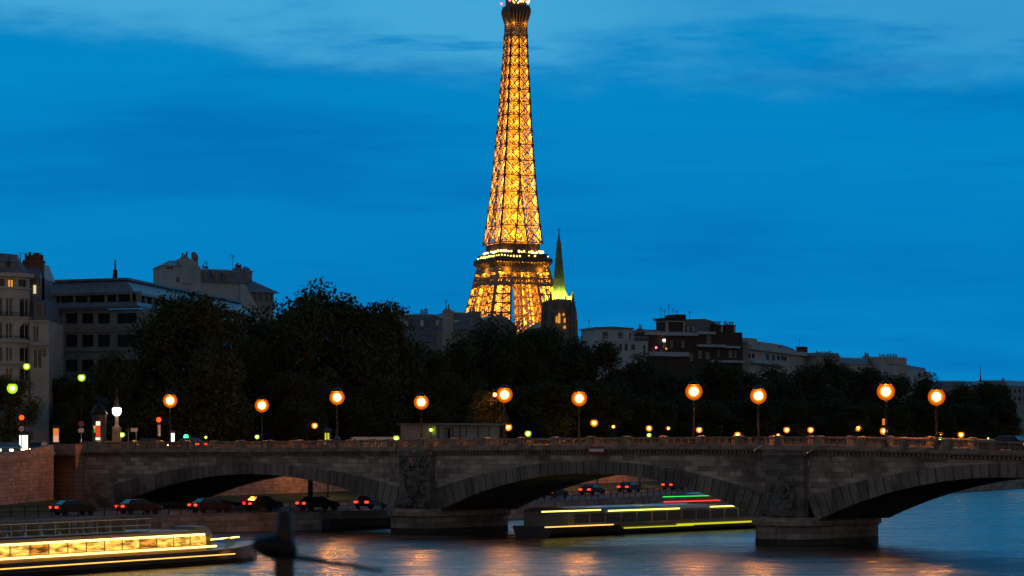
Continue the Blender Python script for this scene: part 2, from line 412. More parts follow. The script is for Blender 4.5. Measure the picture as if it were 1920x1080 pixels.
# quay walls
q = thing('quay_wall', 'pinkish stone quay wall curving in from the left edge to the end of the bridge', 'wall', (0, 0, 0))
wl = WU[1:]
ztop = [7.3, 7.74, 8.1, 8.5, 8.55]
strip_wall(wl, QZ, lambda i: ztop[i] - 1.0, 1.0, MB()).build('wall', 'quay_stone', q)
lw = offs(wl, .16)
strip_wall(lw, lambda i: ztop[i] - 1.0, lambda i: ztop[i] - .75, 1.2, MB()).build('string_course', 'trim_stone', q)
strip_wall(wl, lambda i: ztop[i] - .75, lambda i: ztop[i], .5, MB()).build('parapet', 'quay_stone', q)
q = thing('quay_wall', 'long stone quay wall behind the bridge, lit brown and seen through its arches', 'wall')
strip_wall(dens(WD[:8], 20), QZ, GZ + .2, 1.0, MB()).build('wall', 'quay_stone', q)
strip_wall(offs(WD[:8], .1), GZ + .2, GZ + .45, .8, MB()).build('string_course', 'trim_stone', q)
strip_wall(WD[:8], GZ + .45, GZ + 1.2, .45, MB()).build('parapet', 'quay_stone', q)
for i in range(1, 40):   # pilasters
    pass
e = strip_wall(dens(Q[1:], 20), -2, QZ - .02, 1.5, MB()).build('embankment_wall', 'pier_stone'); tag(e, 'dark stone embankment wall dropping from the lower quay into the river', 'wall')

# railing along the lower quay
def railing(line, step, label):
    r = thing('quay_railing', label, 'railing'); pts = dens(offs(line, -.5), step); m = MB()
    for p in pts: m.beam((*p, QZ), (*p, QZ + 1.05), .09)
    for a, b in zip(pts, pts[1:]):
        for z in (.55, 1.05): m.beam((*a, QZ + z), (*b, QZ + z), .06)
    m.build('post_and_rail', 'dark_iron', r)
railing([(-110, 185), (-47.4, 236), (-14.2, 261)], 1.35, 'dark metal post and rail fence along the lower quay beneath the left arch')
railing([(0, 292), (18, 330), (45, 385), (71, 430)], 2.0, 'thin metal railing on the quay edge beyond the middle arch')

# ------------------------------------------------------------------ the bridge
ang = math.atan2(UY, UX)
br = thing('stone_bridge', 'old stone arch bridge with balustrade and carved piers crossing the river', 'bridge', (P0[0], P0[1], 0), ang)
RT = [(x, y) for x, y in ((60, 830), (165, 829), (300, 828), (500, 827), (790, 824), (960, 821.8), (1120, 819.8), (1300, 818.6), (1485, 818.2), (1700, 821), (1920, 830))]
RTS = [(SPX(x), PZ(y, DB(SPX(x)))) for x, y in RT]
RTS += [(85, 8.55), (130, 8.0)]
def ztop_raw(s): return lerp(RTS, s)
def zr(s): return sum(ztop_raw(s + k * 1.5) for k in range(-6, 7)) / 13        # smoothed top of the balustrade
ARCH = [(-43.9, -2.6, 2.1, 5.55), (2.07, 39.8, 2.1, 6.02), (45.3, 82.2, 2.1, 6.02), (87.5, 125, 2.1, 5.5)]
SA, SB = -50.0, 131.0
def arc(a, s):
    s0, s1, zs, zc = a; h = (s1 - s0) / 2; rise = zc - zs; r = (h * h + rise * rise) / (2 * rise); c = (s0 + s1) / 2
    return zc - r + math.sqrt(max(0, r * r - (s - c) ** 2)), r, c, zc - r
def ring_pt(a, f, off):
    s0, s1, zs, zc = a; _, r, c, cz = arc(a, s0); half = math.asin((s1 - s0) / 2 / r)
    th = -half + 2 * half * f
    return (c + (r + off) * math.sin(th), cz + (r + off) * math.cos(th))
def thick(f): return 1.12 + 1.15 * abs(2 * f - 1) ** 2.2
def extrados(a, s):
    lo, hi = 0.0, 1.0
    for _ in range(30):
        mid = (lo + hi) / 2
        if ring_pt(a, mid, thick(mid))[0] < s: lo = mid
        else: hi = mid
    return ring_pt(a, lo, thick(lo))
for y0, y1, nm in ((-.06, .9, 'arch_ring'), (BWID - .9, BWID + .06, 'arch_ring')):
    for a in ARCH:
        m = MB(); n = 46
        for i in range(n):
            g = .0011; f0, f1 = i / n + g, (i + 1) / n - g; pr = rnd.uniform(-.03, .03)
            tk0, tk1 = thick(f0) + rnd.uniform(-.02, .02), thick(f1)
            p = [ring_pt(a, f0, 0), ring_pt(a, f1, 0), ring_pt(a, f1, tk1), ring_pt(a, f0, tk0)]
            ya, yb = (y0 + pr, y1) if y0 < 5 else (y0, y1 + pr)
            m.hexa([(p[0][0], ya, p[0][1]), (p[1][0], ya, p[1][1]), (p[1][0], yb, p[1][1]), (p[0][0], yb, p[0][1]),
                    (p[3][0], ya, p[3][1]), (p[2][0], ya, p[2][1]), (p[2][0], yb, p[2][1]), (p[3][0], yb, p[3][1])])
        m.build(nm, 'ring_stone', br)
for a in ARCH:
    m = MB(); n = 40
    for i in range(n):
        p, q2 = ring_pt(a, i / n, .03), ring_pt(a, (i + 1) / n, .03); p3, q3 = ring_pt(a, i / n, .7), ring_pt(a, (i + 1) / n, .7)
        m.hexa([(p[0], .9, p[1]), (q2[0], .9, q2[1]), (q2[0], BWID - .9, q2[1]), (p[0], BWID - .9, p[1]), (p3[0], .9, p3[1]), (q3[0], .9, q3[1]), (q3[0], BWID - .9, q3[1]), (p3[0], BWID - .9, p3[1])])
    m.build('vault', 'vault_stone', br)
def spandrel(y):
    m = MB(); s = SA
    ss = sorted(set([SA, SB] + [SA + i * 1.0 for i in range(int(SB - SA))] + [v for a in ARCH for v in (ring_pt(a, 0, thick(0))[0], ring_pt(a, 1, thick(1))[0])]))
    def low(s):
        for a in ARCH:
            e0, e1 = ring_pt(a, 0, thick(0)), ring_pt(a, 1, thick(1))
            if e0[0] <= s <= e1[0]: return extrados(a, s)[1]
        return None
    for a_, b_ in zip(ss, ss[1:]):
        mid = low((a_ + b_) / 2)
        la, lb = (low(a_), low(b_)) if mid is not None else (QZ - .2, QZ - .2)
        la = la if la is not None else mid; lb = lb if lb is not None else mid
        m.quad((a_, y, la - .1), (b_, y, lb - .1), (b_, y, zr(b_) - 1.5), (a_, y, zr(a_) - 1.5))
    return m
spandrel(.05).build('spandrel_wall', 'bridge_stone', br); spandrel(BWID - .05).build('spandrel_wall', 'bridge_stone', br)
def along(m, y0, y1, dz0, dz1, sa=SA, sb=SB, step=3.0):
    n = int((sb - sa) / step)
    for i in range(n):
        a, b = sa + (sb - sa) * i / n, sa + (sb - sa) * (i + 1) / n
        m.hexa([(a, y0, zr(a) + dz0), (b, y0, zr(b) + dz0), (b, y1, zr(b) + dz0), (a, y1, zr(a) + dz0), (a, y0, zr(a) + dz1), (b, y0, zr(b) + dz1), (b, y1, zr(b) + dz1), (a, y1, zr(a) + dz1)])
    return m
for side in (0, 1):
    def Y(a, b): return (a, b) if side == 0 else (BWID - b, BWID - a)
    m = MB(); along(m, *Y(-.55, .5), -1.10, -.90); along(m, *Y(-.42, .5), -1.20, -1.101); m.build('cornice', 'trim_stone', br)
    m = MB(); along(m, *Y(-.02, .5), -1.60, -1.201); m.build('frieze', 'trim_stone', br)
    m = MB(); n = int((SB - SA) / .42)
    for i in range(n):
        s = SA + .42 * i; y0, y1 = Y(-.27, -.021); m.box(s, s + .21, y0, y1, zr(s) - 1.46, zr(s) - 1.26)
    tag(m.build('dentils', 'trim_stone', br), kind='stuff') if n > 100 else None
    m = MB(); along(m, *Y(-.22, .22), -.899, -.72); m.build('plinth', 'trim_stone', br)
    m = MB(); along(m, *Y(-.20, .20), -.13, 0); m.build('handrail', 'trim_stone', br)
    sb = SPX(200) if side == 0 else SA
    posts = [SPX(160) + .2] if side == 0 else []
    s = SPX(203) if side == 0 else SA
    if side == 0:
        m = MB(); m.box(SA, s, -.26, .26, zr(s) - .9, zr(s) + .03); m.build('parapet_end', 'trim_stone', br)
    bays = []
    while s < SB - 4: bays.append(s); s += 4.15
    for s in bays:
        m = MB(); y0, y1 = Y(-.27, .27); m.box(s - .30, s + .30, y0, y1, zr(s) - .899, zr(s) + .035); m.frustum((s - .36, s + .36, y0 - .05, y1 + .05), (s - .1, s + .1, y0 + .15, y1 - .15), zr(s) + .035, zr(s) + .13)
        m.build('balustrade_post', 'trim_stone', br)
        m = MB(); yc = 0 if side == 0 else BWID
        nb = 17 if side == 0 else 12
        for k in range(nb):
            x = s + .36 + (4.15 - .72) * (k + .5) / nb; z = zr(x) - .72
            m.lathe([(.062, 0), (.062, .05), (.036, .09), (.064, .22), (.032, .45), (.058, .53), (.058, .592)], 6 if side == 0 else 4, (x, yc, z))
        m.build('balusters', 'trim_stone', br)
m = MB(); along(m, .5, BWID - .5, -1.3, -1.04); m.build('road_deck', 'asphalt', br)
m = MB(); along(m, .5, 2.4, -1.039, -.91); along(m, BWID - 2.4, BWID - .5, -1.039, -.91); m.build('pavement', 'pavement', br)
# piers
def nose(c, w, t0, t1, n=9, off=0):
    w += off; pts = []
    for i in range(n + 1):
        th = math.pi + math.pi * i / n; pts.append((c + w * math.cos(th), t0 + w * .72 * math.sin(th) - off * .2))
    for i in range(n + 1):
        th = math.pi * i / n; pts.append((c + w * math.cos(th), t1 + w * .72 * math.sin(th)))
    return pts
for pc in (-.25, 42.55, 84.85):
    p = MB().plan(nose(pc, 3.0, -.2, BWID - 2.6), .55, 1.72).build('pier', 'pier_stone', br)
    MB().plan(nose(pc, 3.0, -.2, BWID - 2.6, off=.03), -2.5, .549).build('wet_base', 'wet_stone', p)
    c = MB(); c.plan(nose(pc, 3.0, -.2, BWID - 2.6, off=.32), 1.721, 2.12); c.plan(nose(pc, 3.0, -.2, BWID - 2.6, off=.12), 2.121, 2.42, nose(pc, 2.4, -.2, BWID - 2.6)); c.build('pier_cap', 'trim_stone', p)
    m = MB(); m.box(pc - 2.0, pc + 2.0, -.75, .04, 2.42, zr(pc) - 1.62); m.box(pc - 2.15, pc + 2.15, -.9, .04, zr(pc) - 1.62, zr(pc) - 1.21); m.build('pilaster', 'pilaster_stone', br)
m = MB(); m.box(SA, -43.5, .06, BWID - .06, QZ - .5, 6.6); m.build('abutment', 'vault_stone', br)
# carved trophy on the left pier
def trophy(pc):
    zc = 5.0; y = -.95
    o = MB()
    shp = [(-1.05, 1.25), (-.6, 1.45), (0, 1.32), (.6, 1.45), (1.05, 1.25), (1.1, .3), (.85, -.7), (.45, -1.25), (0, -1.6), (-.45, -1.25), (-.85, -.7), (-1.1, .3)]
    n = len(shp)
    def rr(k, yy): return [(pc + x * k, yy, zc + z * k) for x, z in shp]
    vs = rr(1, y + .25) + rr(1, y - .1) + rr(.86, y - .22) + rr(.82, y - .12) + rr(.4, y - .32); fs = []
    for L in range(4):
        for i in range(n): fs.append((L * n + i, L * n + (i + 1) % n, (L + 1) * n + (i + 1) % n, (L + 1) * n + i))
    fs.append(tuple(4 * n + i for i in range(n))); o._add(vs, fs)
    t = o.build('carved_shield', 'carved_stone', br); m = MB()
    for sgn in (-1, 1):
        for k, (dx, L) in enumerate(((.5, 2.35), (.9, 2.1), (1.3, 1.75))):
            a = (pc - sgn * dx * .55, y + .08, zc - L * .85); b = (pc + sgn * (dx + .45), y + .08, zc + L * .92); m.tube([a, b], .07, 6)
            m.tube([b, (b[0] + sgn * .06, b[1], b[2] + .18), (b[0] + sgn * .12, b[1], b[2] + .42)], [.07, .15, .01], 6)
    m.build('crossed_spears', 'carved_stone', t)
    m = MB(); m.lathe([(.42, 0), (.46, .25), (.34, .52), (.1, .66), (.05, .8)], 12, (pc, y - .05, zc + 1.45)); m.ball((pc, y - .35, zc - .1), .36, 10, 1, .5, 1.25)
    for sgn in (-1, 1): m.tube([(pc, y - .38, zc + .4), (pc + sgn * .5, y - .3, zc + .75), (pc + sgn * .7, y - .25, zc + .2)], [.12, .09, .03], 6)
    m.build('helmet_crest', 'carved_stone', t, True)
    m = MB()
    for i in range(26):
        th = rnd.uniform(0, 6.28); rx, rz_ = 1.35 * math.cos(th), 1.9 * math.sin(th) - .1; m.ball((pc + rx * rnd.uniform(.8, 1.15), y + .12, zc + rz_), rnd.uniform(.16, .34), 8, 1, .6, rnd.uniform(.8, 1.6))
    for i in range(14): m.ball((pc + rnd.uniform(-1.9, 1.9), y - rnd.uniform(0, .5), 2.42 + rnd.uniform(.1, .7)), rnd.uniform(.25, .5), 8, 1.1, .8, .9)
    m.build('carved_wreath', 'carved_stone', t, True)
def statue(pc):
    y = -1.05; m = MB(); Z = 2.5
    m.lathe([(1.25, 0), (1.2, .4), (1.05, .9), (.95, 1.3), (.7, 1.8)], 14, (pc, y, Z), 1.1, .6)        # draped lap and legs
    m.ball((pc - .1, y - .1, Z + 2.2), .62, 12, 1, .7, 1.25); m.ball((pc - .1, y - .05, Z + 2.75), .5, 12, 1.35, .7, .6)
    m.tube([(pc - .1, y - .1, Z + 2.9), (pc - .08, y - .15, Z + 3.25)], .17, 8); m.ball((pc - .07, y - .2, Z + 3.5), .3, 12, .85, .95, 1.15)
    m.tube([(pc + .5, y - .1, Z + 2.8), (pc + .95, y - .3, Z + 2.2), (pc + .75, y - .6, Z + 1.6)], [.2, .17, .12], 8)
    m.tube([(pc - .7, y - .1, Z + 2.8), (pc - 1.1, y - .25, Z + 2.3), (pc - 1.0, y - .5, Z + 1.75)], [.2, .17, .12], 8)
    for i in range(18): m.ball((pc + rnd.uniform(-1.3, 1.3), y - rnd.uniform(0, .45), Z + rnd.uniform(0, 1.7)), rnd.uniform(.2, .42), 8, 1, .8, 1.6)
    m.tube([(pc + 1.1, y, Z), (pc + 1.15, y, Z + 3.3)], .09, 6)
    o = m.build('carved_statue', 'carved_stone', br); md = o.modifiers.new('fuse', 'REMESH'); md.mode = 'VOXEL'; md.voxel_size = .09; md.use_smooth_shade = True
trophy(-.25); statue(42.55); 
# red and white navigation board and small things on the parapet
def on_bridge(x, t): s = SPX(x, t); return s, BW(s, t)
s0, s1 = SPX(1105, -.6), SPX(1133, -.6); zt, zb = PZ(838, DB(s0)), PZ(850, DB(s0))
nb = thing('navigation_board', 'red board with a white bar hung on the bridge cornice over the middle arch', 'sign', (*BW(s0, -.62), 0), ang)
h3 = (zt - zb) / 3
m = MB(); m.box(0, s1 - s0, -.03, 0, zb, zb + h3 * .85); m.box(0, s1 - s0, -.03, 0, zt - h3 * .85, zt); m.build('red_band', 'red_paint', nb)
MB().box(0, s1 - s0, -.035, 0, zb + h3 * .85 + .002, zt - h3 * .85 - .002).build('white_band', 'white_paint', nb)
for x, y, lb in ((775, 846, 'thin pale flag bracket slanting from the cornice over the left pier'), (1519, 845, 'thin pale flag bracket slanting from the cornice over the statue pier'), (1420, 840, 'short pale bracket on the parapet left of the statue pier')):
    s, p = on_bridge(x, -.6); z = PZ(y, DB(s, -.6)); m = MB(); m.tube([(-.25, .1, -.18), (.35, -.15, .2)], .035, 6); m.box(-.3, -.2, .02, .12, -.26, -.12)
    tag(m.build('flag_bracket', 'white_paint', None, loc=(p[0], p[1], z)), lb, 'bracket'); 
for x, y in ((750, 868), (823, 868), (1441, 868), (1515, 868)):
    s = SPX(x); z = PZ(y, DB(s)); MB().box(s - .1, s + .1, -.08, .05, z - .22, z + .22).build('level_mark', 'white_paint', br)

# end block of the bridge on the quay
b0 = (-49.0, 272.6); blk = thing('end_pillar_block', 'tall reddish stone pier block ending the bridge balustrade at the left quay', 'pier block', (*BW(-50, -1.2), 0), ang)
m = MB(); m.box(-3.3, .45, 0, 3, QZ - .3, 7.3); m.build('shaft', 'block_stone', blk)
m = MB(); m.box(-3.45, .6, -.15, 3, 7.301, 7.55); m.build('string_course', 'trim_stone', blk)
m = MB(); m.box(-3.35, .5, -.05, 3, 7.551, 8.5); m.box(-3.45, .6, -.15, 3, 8.501, 8.62); m.build('parapet', 'block_stone', blk)

# ------------------------------------------------------------------ lamps
def post_lamp(name, label, x, y, d, group, kind, base=None, r=None, side=0):
    X, Z = PX(x, d), PZ(y, d); bz = GZ if base is None else base
    big = kind == 'big'; r = r or (.76 if big else .30)
    L = thing(name, label, 'street lamp', (X, d, bz), 0, group); h = Z - bz
    m = MB(); px = side
    m.lathe([(.22 if big else .13, 0), (.2 if big else .12, .5), (.10 if big else .07, .75), (.075 if big else .05, max(.9, h - r - .15)), (.12 if big else .08, max(1.0, h - r))], 8, (px, 0, 0))
    m.build('pole', 'dark_iron', L, True)
    if side:
        MB().tube([(px, 0, h - .1), (px * .5, 0, h + r + .1), (0, 0, h + r)], .045, 6).build('arm', 'dark_iron', L)
    cols = {'big': ('bulb_orange', 'halo_orange'), 'orange': ('bulb_small', 'halo_small'), 'green': ('bulb_green', 'halo_green')}[kind]
    g = MB().ball((0, 0, h), r, 18 if big else 12).build('halo_globe', cols[1], L, True)  # globe enlarged and tinted to draw the lamp's halo
    if big: MB().ball((0, 0, h), r * .70, 16).build('inner_halo', 'halo_core', g, True)  # second shell added for the yellow inner ring of the halo
    MB().ball((0, 0, h), r * .45, 12).build('bulb', cols[0], g, True)
    m = MB(); m.lathe([(r * .75, h + r * .78), (r * .5, h + r * 1.05), (.05, h + r * 1.3), (.02, h + r * 1.6)], 10); m.build('hood', 'dark_iron', L)
    return L
ordw = ['first', 'second', 'third', 'fourth', 'fifth', 'sixth', 'seventh', 'eighth', 'ninth', 'tenth']
rowA = [(319, 751), (632, 745), (946, 740), (1301, 734), (1661, 734)]
rowB = [(491, 760), (790, 754), (1086, 747), (1422, 742), (1756, 744)]
spotsA = ['over the left end of the left arch', 'over the right half of the left arch', 'over the middle arch beside orange-lit leaves', 'over the right half of the middle arch', 'over the right-hand arch, beside the last lamp']
spotsB = ['between the two lamps over the left arch', 'above the shield pier', 'above the red and white board', 'just left of the statue pier', 'furthest right of all the big lamps']
for (x, y), sp in zip(rowA, spotsA):
    s = SPX(x, .9); post_lamp('bridge_lamp', 'big orange lamp on the near parapet ' + sp, x, y, DB(s, .9), 'big orange lamps on the bridge', 'big', zr(s) - .91)
for (x, y), sp in zip(rowB, spotsB):
    s = SPX(x, BWID - 1); post_lamp('bridge_lamp', 'big orange lamp on the far parapet ' + sp, x, y, DB(s, BWID - 1), 'big orange lamps on the bridge', 'big', zr(s) - .91)
small = [(590, 798, 'left of the two parked vans', -.9), (802, 801, 'at the left end of the low white pavilion', 0), (953, 801, 'at the right end of the low white pavilion', 0), (1114, 793, 'under the fourth far big lamp, over the red and white board', 0),
         (1150, 800, 'half hidden in leaves right of the red and white board', 0), (1217, 803, 'straight above a yellow-green lamp', 0), (1253, 803, 'tiny, between two larger ones right of the board', 0), (1311, 806, 'under the big lamp over the middle arch', 0), (1383, 815, 'low, left of the statue pier', 0),
         (1459, 816, 'low, just above the statue pier', 0), (1475, 806, 'higher of the close pair above the statue pier', 0), (1520, 806, 'alone right of the statue pier', 0), (1609, 803, 'small, left of the lit amber board', 0), (1657, 808, 'right beneath the lit amber board', 0),
         (1697, 810, 'next right from the lit amber board', 0), (1762, 815, 'with a yellow-green lamp close below it on the right', 0), (1802, 815, 'left of the pair near the right edge trees', 0), (1829, 815, 'right of the pair near the right edge trees', 0), (1894, 823, 'next to last at the right edge', 0), (1912, 823, 'last at the right edge of the photo', 0)]
for x, y, sp, sd in small:
    d = WDIST(x) - 6 if x > 560 else 300; r = .42
    if x in (1253, 1150, 1459): r = .26
    if x in (1114, 953, 802, 1657): r = .5
    post_lamp('quay_lamp', 'small orange quay lamp ' + sp, x, y, d + 3.0, 'small orange lamps along the far quay', 'orange', GZ, r * d / 330, sd)
post_lamp('quay_lamp', 'small orange lamp among the leaves left of the big lamp over the middle arch', 928, 740, 337.8, 'small orange lamps along the far quay', 'big', GZ, .36)
green = [(23, 728, 288, .62, 'brightest yellow-green street lamp near the left edge of the photo', 0), (50, 687, 300, .42, 'tall yellow-green street lamp with a side arm left of the corner building corner', .35), (153, 708, 294, .45, 'yellow-green street lamp on a thin post before the office building', 0),
         (229, 815, 290, .32, 'low yellow-green lamp right of the white lantern column', 0), (252, 829, 283, .25, 'low yellow lamp glowing through the balustrade near the bridge end', 0), (386, 820, 296, .18, 'tiny yellow-green lamp right of the green traffic light', 0), (482, 819, 300, .28, 'small yellow-green lamp below the second big orange lamp', 0),
         (743, 822, 300, .38, 'yellow-green lamp just left of the shield pier above the balustrade', 0), (990, 813, 330, .42, 'yellow-green lamp right of the low white pavilion', 0), (808, 806, 322, .26, 'yellow-green lamp touching the orange one at the pavilion', 0), (1217, 816, 372, .34, 'yellow-green lamp below an orange one right of the board', 0), (1763, 823, 500, .42, 'yellow-green lamp over the right-hand arch below an orange one', 0), (1534, 824, 440, .18, 'tiny yellow-green lamp right of the statue pier', 0), (1853, 822, 520, .18, 'tiny yellow-green lamp near the right edge', 0)]
for x, y, d, r, lb, sd in green: post_lamp('park_lamp', lb, x, y, d, 'yellow-green lamps on the left bank', 'green', GZ, r, sd)
m = MB(); d = WDIST(1657); z0, z1 = PZ(797, d), PZ(785, d); w = 7 / F * d
b = thing('lit_board', 'small upright amber lit board on a pole right of the statue pier', 'sign', (PX(1658, d), d, GZ)); MB().box(-w / 2, w / 2, -.1, .1, z0 - GZ, z1 - GZ).build('panel', 'panel_orange', b); MB().tube([(0, .2, 0), (0, .2, z1 - GZ)], .06).build('pole', 'dark_iron', b)

# ------------------------------------------------------------------ iron tower
TD = 1665.0
tw = thing('iron_tower', 'tall golden lit lattice iron tower rising above the trees', 'tower', (PX(961.5, TD), TD, 10), R(22))
def TZ(y): return PZ(y, TD) - 10
PR = [(20, 40), (55, 40), (106, 45), (173, 54.5), (220, 60), (275, 69), (366, 85.5), (425.6, 100.6), (457, 109), (490, 124), (504, 132), (538, 149), (584, 175), (620, 197), (700, 265), (822, 460)]
def TW(y): return lerp(PR, y) * TD / F / 1.302
ca, sa_ = math.cos(R(-22)), math.sin(R(-22))
def lean(y):
    dx = (457 - y) / 430 * 6.2 * TD / F if y < 457 else 0
    return (dx * ca, dx * sa_)
def tp(u_, w_, y):                                 # u,w in -1..1 on the square at photo row y
    h = TW(y) / 2; l = lean(y); return (u_ * h + l[0], w_ * h + l[1], TZ(y))
LV = [62, 70, 88.6, 107, 126, 148.6, 170, 193.4, 218, 246.7, 274, 303.7, 332, 363, 394.5, 425.6, 457]
FACES = [lambda f: (2 * f - 1, -1), lambda f: (1, 2 * f - 1), lambda f: (1 - 2 * f, 1), lambda f: (-1, 1 - 2 * f)]
def gap(y): return .5 if y <= 332 else .5 - .15 * (y - 332) / 125
chord, brace, node = MB(), MB(), MB()
for fc in FACES:
    for a, b in zip(LV, LV[1:]):
        ga, gb = gap(a), gap(b); fa = [0, ga, 1 - ga, 1] if ga < .5 else [0, .5, .5, 1]; fb = [0, gb, 1 - gb, 1] if gb < .5 else [0, .5, .5, 1]
        for k in range(4):
            if k == 2 and gb >= .5: continue
            p, q2 = tp(*fc(fa[k]), a), tp(*fc(fb[k]), b); chord.beam(p, q2, .95 if k in (0, 3) else .9)
            chord.box(q2[0] - .7, q2[0] + .7, q2[1] - .7, q2[1] + .7, q2[2] - .9, q2[2] + .9)
        for k in (0, 2):
            A, B2, C2, D2 = tp(*fc(fa[k]), a), tp(*fc(fa[k + 1]), a), tp(*fc(fb[k]), b), tp(*fc(fb[k + 1]), b)
            brace.beam(A, D2, .95, .6); brace.beam(B2, C2, .95, .6); brace.beam(C2, D2, 1.1, .6)
            M = [(A[i] + B2[i] + C2[i] + D2[i]) / 4 for i in range(3)]; mid = [(C2[i] + D2[i]) / 2 for i in range(3)]; midt = [(A[i] + B2[i]) / 2 for i in range(3)]
            l_, r_ = [(A[i] + C2[i]) / 2 for i in range(3)], [(B2[i] + D2[i]) / 2 for i in range(3)]
            for e in (l_, r_): brace.beam(mid, e, .4)
        if gb < .5: 
            C2, D2 = tp(*fc(fb[1]), b), tp(*fc(fb[2]), b); brace.beam(C2, D2, .9, .6)
            A, B2 = tp(*fc(fa[1]), a), tp(*fc(fa[2]), a)
            if ga < .48: brace.beam(A, D2, .5); brace.beam(B2, C2, .5)
chord.v_off = len(chord.v); chord._add(brace.v, brace.f); chord.build('lattice_shaft', 'tower_iron', tw)
# inner structure: lift shafts, floors and stairs inside the shaft
inn = MB()
sub = []
for a, b in zip(LV, LV[1:]): sub += [a, (a + b) / 2]
sub.append(LV[-1])
for a, b in zip(sub, sub[1:]):
    for k in (.36,):
        c = [(-k, -k), (k, -k), (k, k), (-k, k)]
        for i in range(4):
            p, q2 = c[i], c[(i + 1) % 4]
            inn.beam(tp(*p, a), tp(*p, b), .9); inn.beam(tp(*p, a), tp(*q2, b), .6); inn.beam(tp(*q2, a), tp(*p, b), .6); inn.beam(tp(*p, b), tp(*q2, b), .7)
            mm = ((p[0] + q2[0]) / 2, (p[1] + q2[1]) / 2); inn.beam(tp(*mm, a), tp(*mm, b), .6)
inn.build('inner_lattice', 'tower_iron', tw)
core = MB()
for a, b in zip(LV[1:], LV[2:]):
    r0, r1 = 2.0 / (TW(a) / 2), 2.0 / (TW(b) / 2)
    core.hexa([tp(-r1, -r1, b), tp(r1, -r1, b), tp(r1, r1, b), tp(-r1, r1, b), tp(-r0, -r0, a), tp(r0, -r0, a), tp(r0, r0, a), tp(-r0, r0, a)])
core.build('lift_shaft', 'tower_iron', tw)
# four splayed legs below the second floor
LL = [504, 520, 538, 555, 572, 590, 612, 640, 680, 740, 822]
for su in (-1, 1):
    for sw in (-1, 1):
        ch = MB(); bc = MB()
        for a, b in zip(LL, LL[1:]):
            g = .262 * 2
            def c4(y): return [tp(su, sw, y), tp(su * (1 - g), sw, y), tp(su * (1 - g), sw * (1 - g), y), tp(su, sw * (1 - g), y)]
            A, B2 = c4(a), c4(b)
            for i in range(4):
                j = (i + 1) % 4; ch.beam(A[i], B2[i], 1.7 if i == 0 else 1.3)
                bc.beam(A[i], B2[j], 1.1, .6); bc.beam(A[j], B2[i], 1.1, .6); bc.beam(B2[i], B2[j], 1.1)
                mA = [(A[i][k] + A[j][k]) / 2 for k in range(3)]; mB = [(B2[i][k] + B2[j][k]) / 2 for k in range(3)]
                bc.beam(mA, mB, .7)
            cA, cB = [sum(p[k] for p in A) / 4 for k in range(3)], [sum(p[k] for p in B2) / 4 for k in range(3)]
            ch.beam(cA, cB, 1.6)
        l = ch.build('leg', 'tower_iron', tw); bc.build('leg_bracing', 'tower_iron', l)
bl = MB()
def ringband(m, y0, y1, k0, k1, n=1):
    m.hexa([tp(-k1, -k1, y1), tp(k1, -k1, y1), tp(k1, k1, y1), tp(-k1, k1, y1), tp(-k0, -k0, y0), tp(k0, -k0, y0), tp(k0, k0, y0), tp(-k0, k0, y0)])
for fc in FACES:
    for y0, y1 in ((505, 512), (524, 535)):
        bl.beam(tp(*fc(0), y0), tp(*fc(1), y0), 1.0); bl.beam(tp(*fc(0), y1), tp(*fc(1), y1), 1.0)
        n = 22
        for i in range(n):
            bl.beam(tp(*fc(i / n), y0), tp(*fc((i + 1) / n), y1), .6); bl.beam(tp(*fc((i + 1) / n), y0), tp(*fc(i / n), y1), .6)
    bl.quad(tp(*[c * .96 for c in fc(.06)], 496), tp(*[c * .96 for c in fc(.94)], 496), tp(*[c * .96 for c in fc(.94)], 509), tp(*[c * .96 for c in fc(.06)], 509))
bl.build('belt_truss', 'tower_iron', tw)
def absw(u_, w_, half, y): return (u_ * half, w_ * half, TZ(y))
g2 = MB(); H2 = 149 * TD / F / 1.302 / 2
g2.box(-H2, H2, -H2, H2, TZ(494), TZ(490)); g2.box(-H2 + .3, H2 - .3, -H2 + .3, H2 - .3, TZ(489.9), TZ(486.5)); 
g2.box(-H2 * .86, H2 * .86, -H2 * .86, H2 * .86, TZ(486.4), TZ(480)); g2.box(-H2 * .9, H2 * .9, -H2 * .9, H2 * .9, TZ(479.9), TZ(478.5))
g2.box(-H2 * .68, H2 * .68, -H2 * .68, H2 * .68, TZ(471), TZ(459)); g2.box(-H2 * .8, H2 * .8, -H2 * .8, H2 * .8, TZ(471.6), TZ(471.1))
gal = g2.build('second_floor_gallery', 'tower_dark', tw)
cr = MB()
for fc in FACES:
    for i in range(19):
        f = i / 18; p = fc(f); cr.beam((p[0] * H2 * .99, p[1] * H2 * .99, TZ(494.2)), (p[0] * H2 * .86, p[1] * H2 * .86, TZ(503)), .7)
cr.build('gallery_brackets', 'tower_iron', gal)
sp = MB(); sw_ = MB()
for fc in FACES[:2] + FACES[3:]:
    n = 17
    for i in range(n):
        f = (i + .5) / n; p = fc(f)
        if rnd.random() < .75: sp.ball((p[0] * H2 * .90, p[1] * H2 * .88, TZ(483 + rnd.uniform(-1, 1.2))), rnd.uniform(.35, .62), 6)
        if rnd.random() < .6: sp.ball((p[0] * H2 * .76, p[1] * H2 * .76, TZ(474.5 + rnd.uniform(-1, 1))), rnd.uniform(.5, .95), 6)
        if rnd.random() < .2: sw_.ball((p[0] * H2 * .8, p[1] * H2 * .8, TZ(475)), .6, 6)
tag(sp.build('gallery_lights', 'spark_gold', gal), kind='stuff'); tag(sw_.build('white_lights', 'spark_white', gal), kind='stuff')
